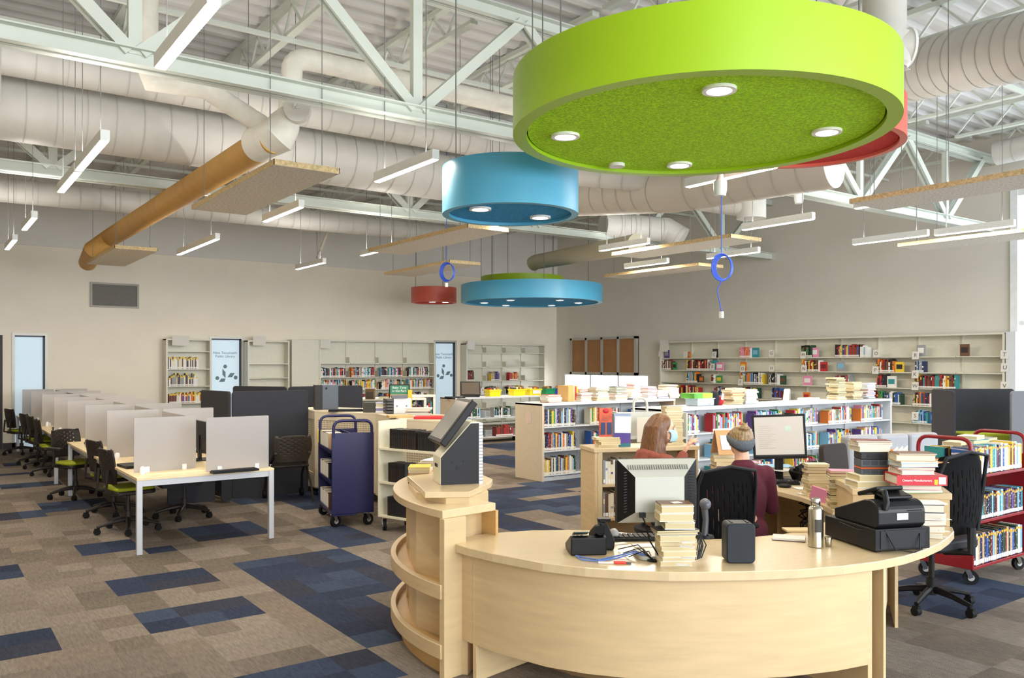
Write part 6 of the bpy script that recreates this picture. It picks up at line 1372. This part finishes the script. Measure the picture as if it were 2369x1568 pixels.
p = onz(1790, 1118, .74); t = thing('keyboard', 'black keyboard on the rear desk below the lit monitor', 'keyboard', (p.x, p.y, .741), -YAW-.2); MB().box(-.22, .2, -.07, .07, 0, .02).build('body', M_black, t); b = MB()
for i in range(14):
    for j in range(4): b.box(-.21+i*.029, -.188+i*.029, -.06+j*.03, -.036+j*.03, .02, .028)
b.build('keys', M_dk, t)
p = onz(1815, 1127, .74); tag(MB().ell((0, 0, .012), (.035, .055, .018)).build('computer_mouse', M_black, loc=(p.x, p.y, .741), rot=(0, 0, .5)), 'black computer mouse right of the rear keyboard', 'mouse')
p = onz(1838, 1117, .74); tag(MB().ell((0, 0, .01), (.05, .03, .014)).build('computer_mouse', M_black, loc=(p.x, p.y, .741)), 'flat black mouse next to the rear phone', 'mouse')
p = onz(1880, 1115, .74); phone((p.x, p.y+.05, .741), -YAW+.3, 'black desk phone on the rear desk left of the book piles').rotation_euler = (0, -.5, -YAW+.3)
bpy.data.objects['desk_phone.001' if 'desk_phone.001' in bpy.data.objects else 'desk_phone'].location.z += .045
p = onz(1800, 1100, .74); stack_flat((p.x+.05, p.y+.05, .741), -YAW-.1, [('grey', .02), ('brown', .016), ('tan', .016), ('teal', .014), ('light blue', .012)], 61, 'of folders under the lit monitor', 'folders on the rear desk', False, .02, (.3, .22))
p = onz(1740, 1092, .74); stack_flat((p.x+.05, p.y+.18, .741), -YAW, [('cream', .03), ('orange', .02), ('yellow', .014), ('pink', .012)], 62, 'of folders beside the right worker', 'folders on the rear desk', False, .02, (.3, .2))
for k, (px, py) in enumerate(((1868, 1130), (1880, 1143), (1812, 1085))): p = onz(px, py, .74 if k < 2 else .83); tag(MB().box(-.1, .1, -.07, .07, 0, .002).build('paper_sheet', M_paper, loc=(p.x, p.y, .742 if k < 2 else .822), rot=(0, 0, -YAW+.3*k)), ('loose white paper on the rear desk, nearer the phone', 'loose white paper on the rear desk at its front edge', 'white paper on the folders under the lit monitor')[k], 'paper')
p = ont(1672, 1040, 7.3); t = thing('desk_calendar', 'kraft tent calendar standing between the two workers', 'calendar', (p.x, p.y, .95), -YAW+.2); b = MB(); b.cbox((0, -.05, .1), (.16, .004, .22), rot=(-.35, 0, 0)).cbox((0, .04, .1), (.16, .004, .22), rot=(.35, 0, 0)); b.build('card', M_kb, t); MB().cbox((.01, -.056, .1), (.11, .004, .13), rot=(-.35, 0, 0)).build('page', M_paper, t)
stack_flat((p.x, p.y, .741), -YAW, [('tan', .035), ('cream', .035), ('brown', .035), ('cream', .035), ('tan', .035), ('grey', .033)], 63, 'under the tent calendar', 'books under the calendar', jit=.004, size=(.17, .14))
r = random.Random(5); b = MB(); P0 = Vector((5.75, 3.9, .5))
for k in range(12):
    P_ = [(P0.x+r.uniform(-.1, .1), P0.y+r.uniform(-.12, .12), .69-.05*j-r.uniform(0, .02)) for j in range(12)]; b.tube(P_, .006, 5)
tag(b.build('cable_bundle', M_black), 'tangled black cables hanging under the rear desk', 'cables')
# ================================================================ people
M_skin = mat('skin', '#dfae92', .5, noise=.05, nscale=14); M_hair1 = mat('auburn_hair', '#6a4527', .42, noise=.5, nscale=22, stretch=(6, 6, .6)); M_hair2 = mat('blonde_hair', '#8d7450', .45, noise=.55, nscale=34, stretch=(3, 3, 1.2))
M_rust = mat('rust_knit', '#8a4a3c', .95, noise=.1, nscale=60, bump=.2, bscale=150); M_maroon = mat('maroon_knit', '#561a2b', .9, noise=.12, nscale=50, bump=.2, bscale=150); M_mask = mat('surgical_mask', '#a9d3de', .8); M_jeans = mat('dark_trousers', '#23263a', .9)
M_band = mat('grey_headband', '#565d64', .95, noise=.2, nscale=60, stretch=(1, 1, 4), bump=.3, bscale=90)
def cap(b, p, q, r0, r1, n=12): b.tube([p, q], [r0, r1], n, caps=True); b.ell(p, (r0,)*3, 12); b.ell(q, (r1,)*3, 12)
def hand(b, w, d, up, out, s=1.0, curl=(.2, .25, .9, 1.1, 1.2), thumb=1):
    """palm from wrist w along d; fingers with two bends; thumb from the palm's side"""
    w, d, up, out = Vector(w), Vector(d).normalized(), Vector(up).normalized(), Vector(out).normalized()
    pc = w+d*.045*s; m4 = Matrix((out, d, up)).transposed()
    k = len(b.v); b.ell((0, 0, 0), (.038*s, .052*s, .015*s), 14); 
    for i in range(k, len(b.v)): v = m4 @ Vector(b.v[i]); b.v[i] = tuple(pc+v)
    for i, (off, ln) in enumerate(((-.028, .07), (-.0095, .078), (.0095, .073), (.027, .058))):
        c = curl[i+1]; p0 = pc+out*off*s*1.0+d*.04*s; dd = (d*math.cos(c*.5)-up*math.sin(c*.5)); p1 = p0+dd*ln*.45*s; dd = (d*math.cos(c*1.2)-up*math.sin(c*1.2)); p2 = p1+dd*ln*.32*s; dd = (d*math.cos(c*1.9)-up*math.sin(c*1.9)); p3 = p2+dd*ln*.25*s
        r_ = .0085*s; cap(b, p0, p1, r_*1.08, r_, 8); cap(b, p1, p2, r_, r_*.92, 8); cap(b, p2, p3, r_*.92, r_*.8, 8)
    t0 = pc-out*.03*s*thumb-d*.02*s; t1 = t0-out*.022*s*thumb+d*.025*s-up*.008*s; t2 = t1+d*.026*s-out*.004*s*thumb-up*.012*s; cap(b, t0, t1, .012*s, .0105*s, 8); cap(b, t1, t2, .0105*s, .0085*s, 8)
def head(b, c, yaw, tilt=0):
    """skull, jaw, nose, lips, ears; returns the matrix (face along local -y)"""
    M = Matrix.Translation(c) @ Matrix.Rotation(yaw, 4, 'Z') @ Matrix.Rotation(tilt, 4, 'X'); k = len(b.v)
    b.ell((0, .01, .02), (.074, .094, .095), 20); b.ell((0, -.03, -.04), (.056, .062, .068), 16); b.ell((0, -.06, -.085), (.026, .024, .02), 12)
    b.ell((0, -.1, -.02), (.013, .02, .013), 10); b.ell((0, -.094, .0), (.009, .014, .03), 10); b.ell((0, -.088, -.058), (.024, .012, .008), 10); b.ell((0, -.086, -.067), (.02, .012, .007), 10)
    for s in (-1, 1): b.ell((s*.074, .01, -.01), (.01, .018, .03), 10); b.ell((s*.034, -.066, -.025), (.02, .02, .022), 10); b.ell((s*.03, -.078, .03), (.024, .014, .009), 10)
    for i in range(k, len(b.v)): b.v[i] = tuple(M @ Vector(b.v[i]))
    return M
def part(mb, name, m, parent, M=None):
    if M is not None: mb.v = [tuple(M @ Vector(v)) for v in mb.v]
    return mb.build(name, m, parent)
def person(name, label, loc, rz, face_yaw, arms, skin_parts, top, legs=True, head_c=(0, -.03, 1.2), tilt=0):
    root = thing(name, label, 'person', loc, rz); hc = Vector(head_c); b = MB(); M = head(b, hc, face_yaw, tilt)
    cap(b, hc+Vector((0, .02, -.06)), (0, .02, 1.02), .052, .056); cap(b, (0, .02, .93), (0, .03, .55), .1, .12); cap(b, (-.1, .02, .95), (.1, .02, .95), .05, .05)
    hs = []
    for (sh, el, wr, hd, hu, ho, cu, th) in arms:
        cap(b, sh, el, .045, .038); cap(b, el, wr, .038, .025); hand(b, wr, hd, hu, ho, 1.0, cu, th)
    for s in (-1, 1): cap(b, (s*.1, 0, .52), (s*.11, -.42, .5), .08, .055); cap(b, (s*.11, -.42, .5), (s*.11, -.4, .1), .05, .036); cap(b, (s*.11, -.36, .05), (s*.11, -.52, .035), .035, .03)
    body = fuse('body', b, .0055, M_skin, root, 2)
    c = MB(); c.ell((0, .03, .8), (.175, .115, .25), 20); c.ell((0, .03, .58), (.18, .14, .12), 18); cap(c, (-.125, .02, .965), (.125, .02, .965), .075, .075); c.ell((0, .025, 1.04), (.085, .085, .05), 16)
    for (sh, el, wr, hd, hu, ho, cu, th) in arms:
        e_ = Vector(el); w_ = Vector(wr); cap(c, sh, e_, .068, .054); cap(c, e_, e_+(w_-e_)*.93, .054, .042)
    fuse('sweater', c, .012, top, root, 3)
    c = MB()
    for s in (-1, 1): cap(c, (s*.09, .02, .52), (s*.11, -.42, .51), .1, .072); cap(c, (s*.11, -.42, .51), (s*.11, -.4, .12), .07, .05)
    fuse('trousers', c, .014, M_jeans, root, 2)
    for s in (-1, 1): MB().ell((s*.11, -.46, .045), (.045, .12, .045)).build('shoe', M_blackr, root)
    # eyes and brows
    for s in (-1, 1):
        e = MB(); e.ell((s*.03, -.083, .012), (.011, .008, .008), 12); part(e, 'eye', flat('#e9e4de', .3), root, M); e = MB(); e.ell((s*.03, -.0895, .012), (.0048, .003, .0048), 10); part(e, 'iris', flat('#3c4a4a', .2), root, M)
        e = MB(); e.tube([(s*.016, -.09, .034), (s*.034, -.088, .039), (s*.05, -.076, .033)], .003, 6); part(e, 'eyebrow', M_hair1, root, M)
    return root, M, hc
# left worker: long auburn hair, mask, pointing hand; torso faces right in the picture
c0 = ont(1522, 1000, 6.7); r1z = math.radians(76); Q1 = (Matrix.Translation((c0.x, c0.y, -.01)) @ Matrix.Rotation(r1z, 4, 'Z')).inverted()
wr_ = tuple(Q1 @ ont(1582, 1049, 6.55)); el_ = tuple(Q1 @ ont(1558, 1115, 6.45)); tip = Vector(tuple(Q1 @ ont(1600, 1015, 6.55))); hd_ = tip-Vector(wr_); sd_ = Q1.to_3x3() @ Vector((cA, -sA, 0)); ho_ = Q1.to_3x3() @ Vector((-sA, -cA, 0))
A1 = [((.17, .02, .97), el_, wr_, tuple(hd_), tuple(-sd_), tuple(ho_), (0, .1, .75, 1.1, 1.2), 1),
      ((-.17, .02, .97), (-.22, -.05, .72), (-.1, -.3, .76), (.3, -1, 0), (0, 0, 1), (1, 0, 0), (0, .3, .4, .5, .5), -1)]
w1, Mh, hc = person('person', 'person with long auburn hair, blue mask and rust hoodie pointing with one hand', (c0.x, c0.y, -.01), r1z, -.38, A1, None, M_rust, head_c=(0, -.05, 1.215), tilt=.05)
b = MB(); b.ell((0, .03, .035), (.088, .1, .1), 22); b.ell((0, .09, -.02), (.085, .06, .12), 18)
for s in (-1, 1): b.ell((s*.078, .03, -.06), (.022, .055, .14), 14); b.ell((s*.09, .04, -.2), (.035, .06, .14), 12)
b.ell((0, .1, -.18), (.12, .06, .2), 16)
for k in range(34):
    a = PI*(k+.5)/34-.0; x = .1*math.cos(a); y = .05+.085*math.sin(a); L_ = .42-.06*abs(math.cos(a*2)); rr_ = random.Random(k)
    b.tube([(x*.6, y*.6, .1), (x*.95, y*1.0, .02), (x*1.1, y*1.15, -.12), (x*1.2+rr_.uniform(-.01, .01), y*1.25, -.25), (x*1.35+rr_.uniform(-.03, .03), y*1.5+rr_.uniform(0, .05), -L_)], [.018, .021, .02, .018, .005], 7)
b.v = [tuple(Mh @ Vector(v)) for v in b.v]
hair = fuse('hair', b, .007, M_hair1, w1, 1)
b = MB(); vs = []
for j in range(9):
    for i in range(13):
        u = -1+2*i/12; v_ = j/8; vs.append((u*.066, -.104+.062*u*u-.012*math.sin(v_*PI)-.0+(.012 if v_ < .15 else 0), .004-.095*v_+.008*(1-abs(u))*(1 if j == 0 else 0)))
b.add(vs, [(j*13+i, j*13+i+1, (j+1)*13+i+1, (j+1)*13+i) for j in range(8) for i in range(12)], 0, True); b.v = [tuple(Mh @ Vector(v)) for v in b.v]
o = b.build('face_mask', M_mask, w1); md = o.modifiers.new('s', 'SOLIDIFY'); md.thickness = .003
b = MB()
for s in (-1, 1):
    for z_ in (-.008, -.075): b.tube([(s*.064, -.045, z_), (s*.078, .005, -.015+(z_+.04)*.3)], .0015, 5)
part(b, 'ear_loop', flat('#eef2f4'), w1, Mh)
b = MB(); b.tube([(-.12, .04, 1.0), (-.09, .11, 1.02), (0, .14, 1.03), (.09, .11, 1.02), (.12, .04, 1.0)], [.03, .04, .042, .04, .03], 10); b.ell((0, .13, .96), (.12, .06, .09), 14)
fuse('hood', b, .01, M_rust, w1, 2)
t = thing('work_stool', 'round dark stool the left worker sits on', 'stool', (c0.x, c0.y, 0)); MB().lathe([(.17, 0), (.19, .02), (.19, .05), (.16, .06)], 24, 0, (0, 0, .37)).build('seat', M_dk, t); star(t, M_black, .26)
# right worker: bun, headband, maroon sweater, seen from behind
c0 = ont(1716, 1000, 6.0); r2z = PI-YAW+.42-.2
A2 = [((-.18, .02, .97), (-.25, -.02, .72), (-.2, -.27, .76), (.1, -1, 0), (0, 0, 1), (1, 0, 0), (0, .2, .3, .4, .4), -1),
      ((.18, .02, .97), (.26, -.0, .71), (.2, -.24, .76), (-.1, -1, 0), (0, 0, 1), (1, 0, 0), (0, .2, .3, .4, .4), 1)]
w2, Mh, hc = person('person', 'person seen from behind with blonde bun, grey headband and maroon sweater', (c0.x, c0.y, -.03), r2z+.0, -.15, A2, None, M_maroon, head_c=(0, -.03, 1.21))
b = MB(); b.ell((0, .024, .03), (.087, .102, .083), 22); b.ell((0, .07, -.03), (.06, .035, .05), 14)
for k in range(24):
    a = 2*PI*k/24; ca, sa = math.cos(a), math.sin(a)
    b.tube([(.084*ca, .024+.098*sa, .01), (.076*ca, .028+.09*sa, .065), (.045*ca, .05+.05*sa, .1), (.01*ca, .085+.01*sa, .105)], [.008, .008, .009, .008], 6)
for k in range(9): a = 2*PI*k/9; b.tube([(.0, .095, .085), (.034*math.cos(a), .1+.026*math.sin(a), .1), (.02*math.cos(a+1.5), .1+.02*math.sin(a+1.5), .128+.008*(k % 3))], [.012, .013, .004], 7)
b.ell((0, .1, .1), (.034, .032, .026), 14); b.v = [tuple(Mh @ Vector(v)) for v in b.v]; fuse('hair', b, .0055, M_hair2, w2, 2)
b = MB(); n = 36; vs = []
for k in range(n):
    a = 2*PI*k/n; q = .5+.5*math.sin(a)
    zt_ = .062-.045*q; zb_ = .035-.1*q
    for (rr_, z_) in ((.088, zt_), (.096, (zt_*.6+zb_*.4)), (.094, (zt_*.25+zb_*.75)), (.083, zb_)): vs.append((rr_*math.cos(a), .018+rr_*1.16*math.sin(a), z_))
b.add(vs, [(4*k+j, 4*((k+1) % n)+j, 4*((k+1) % n)+j+1, 4*k+j+1) for k in range(n) for j in range(3)], 0, True); b.v = [tuple(Mh @ Vector(v)) for v in b.v]
o = b.build('headband', M_band, w2); md = o.modifiers.new('s', 'SOLIDIFY'); md.thickness = .006; md.offset = 0
# ---------------------------------------------------------------- background books object
me = bpy.data.meshes.new('shelved_books'); me.from_pydata(SB['v'], [], SB['f']); me.materials.append(M_attr)
at = me.color_attributes.new('col', 'FLOAT_COLOR', 'CORNER'); at.data.foreach_set('color', [q for c in SB['c'] for _ in range(4) for q in c])
o = bpy.data.objects.new('shelved_books', me); COL.objects.link(o)
tag(o, 'many small upright books filling the distant wall cases and lower shelves', 'books', kind='stuff')
print('BOOKS', NBOOK[0])
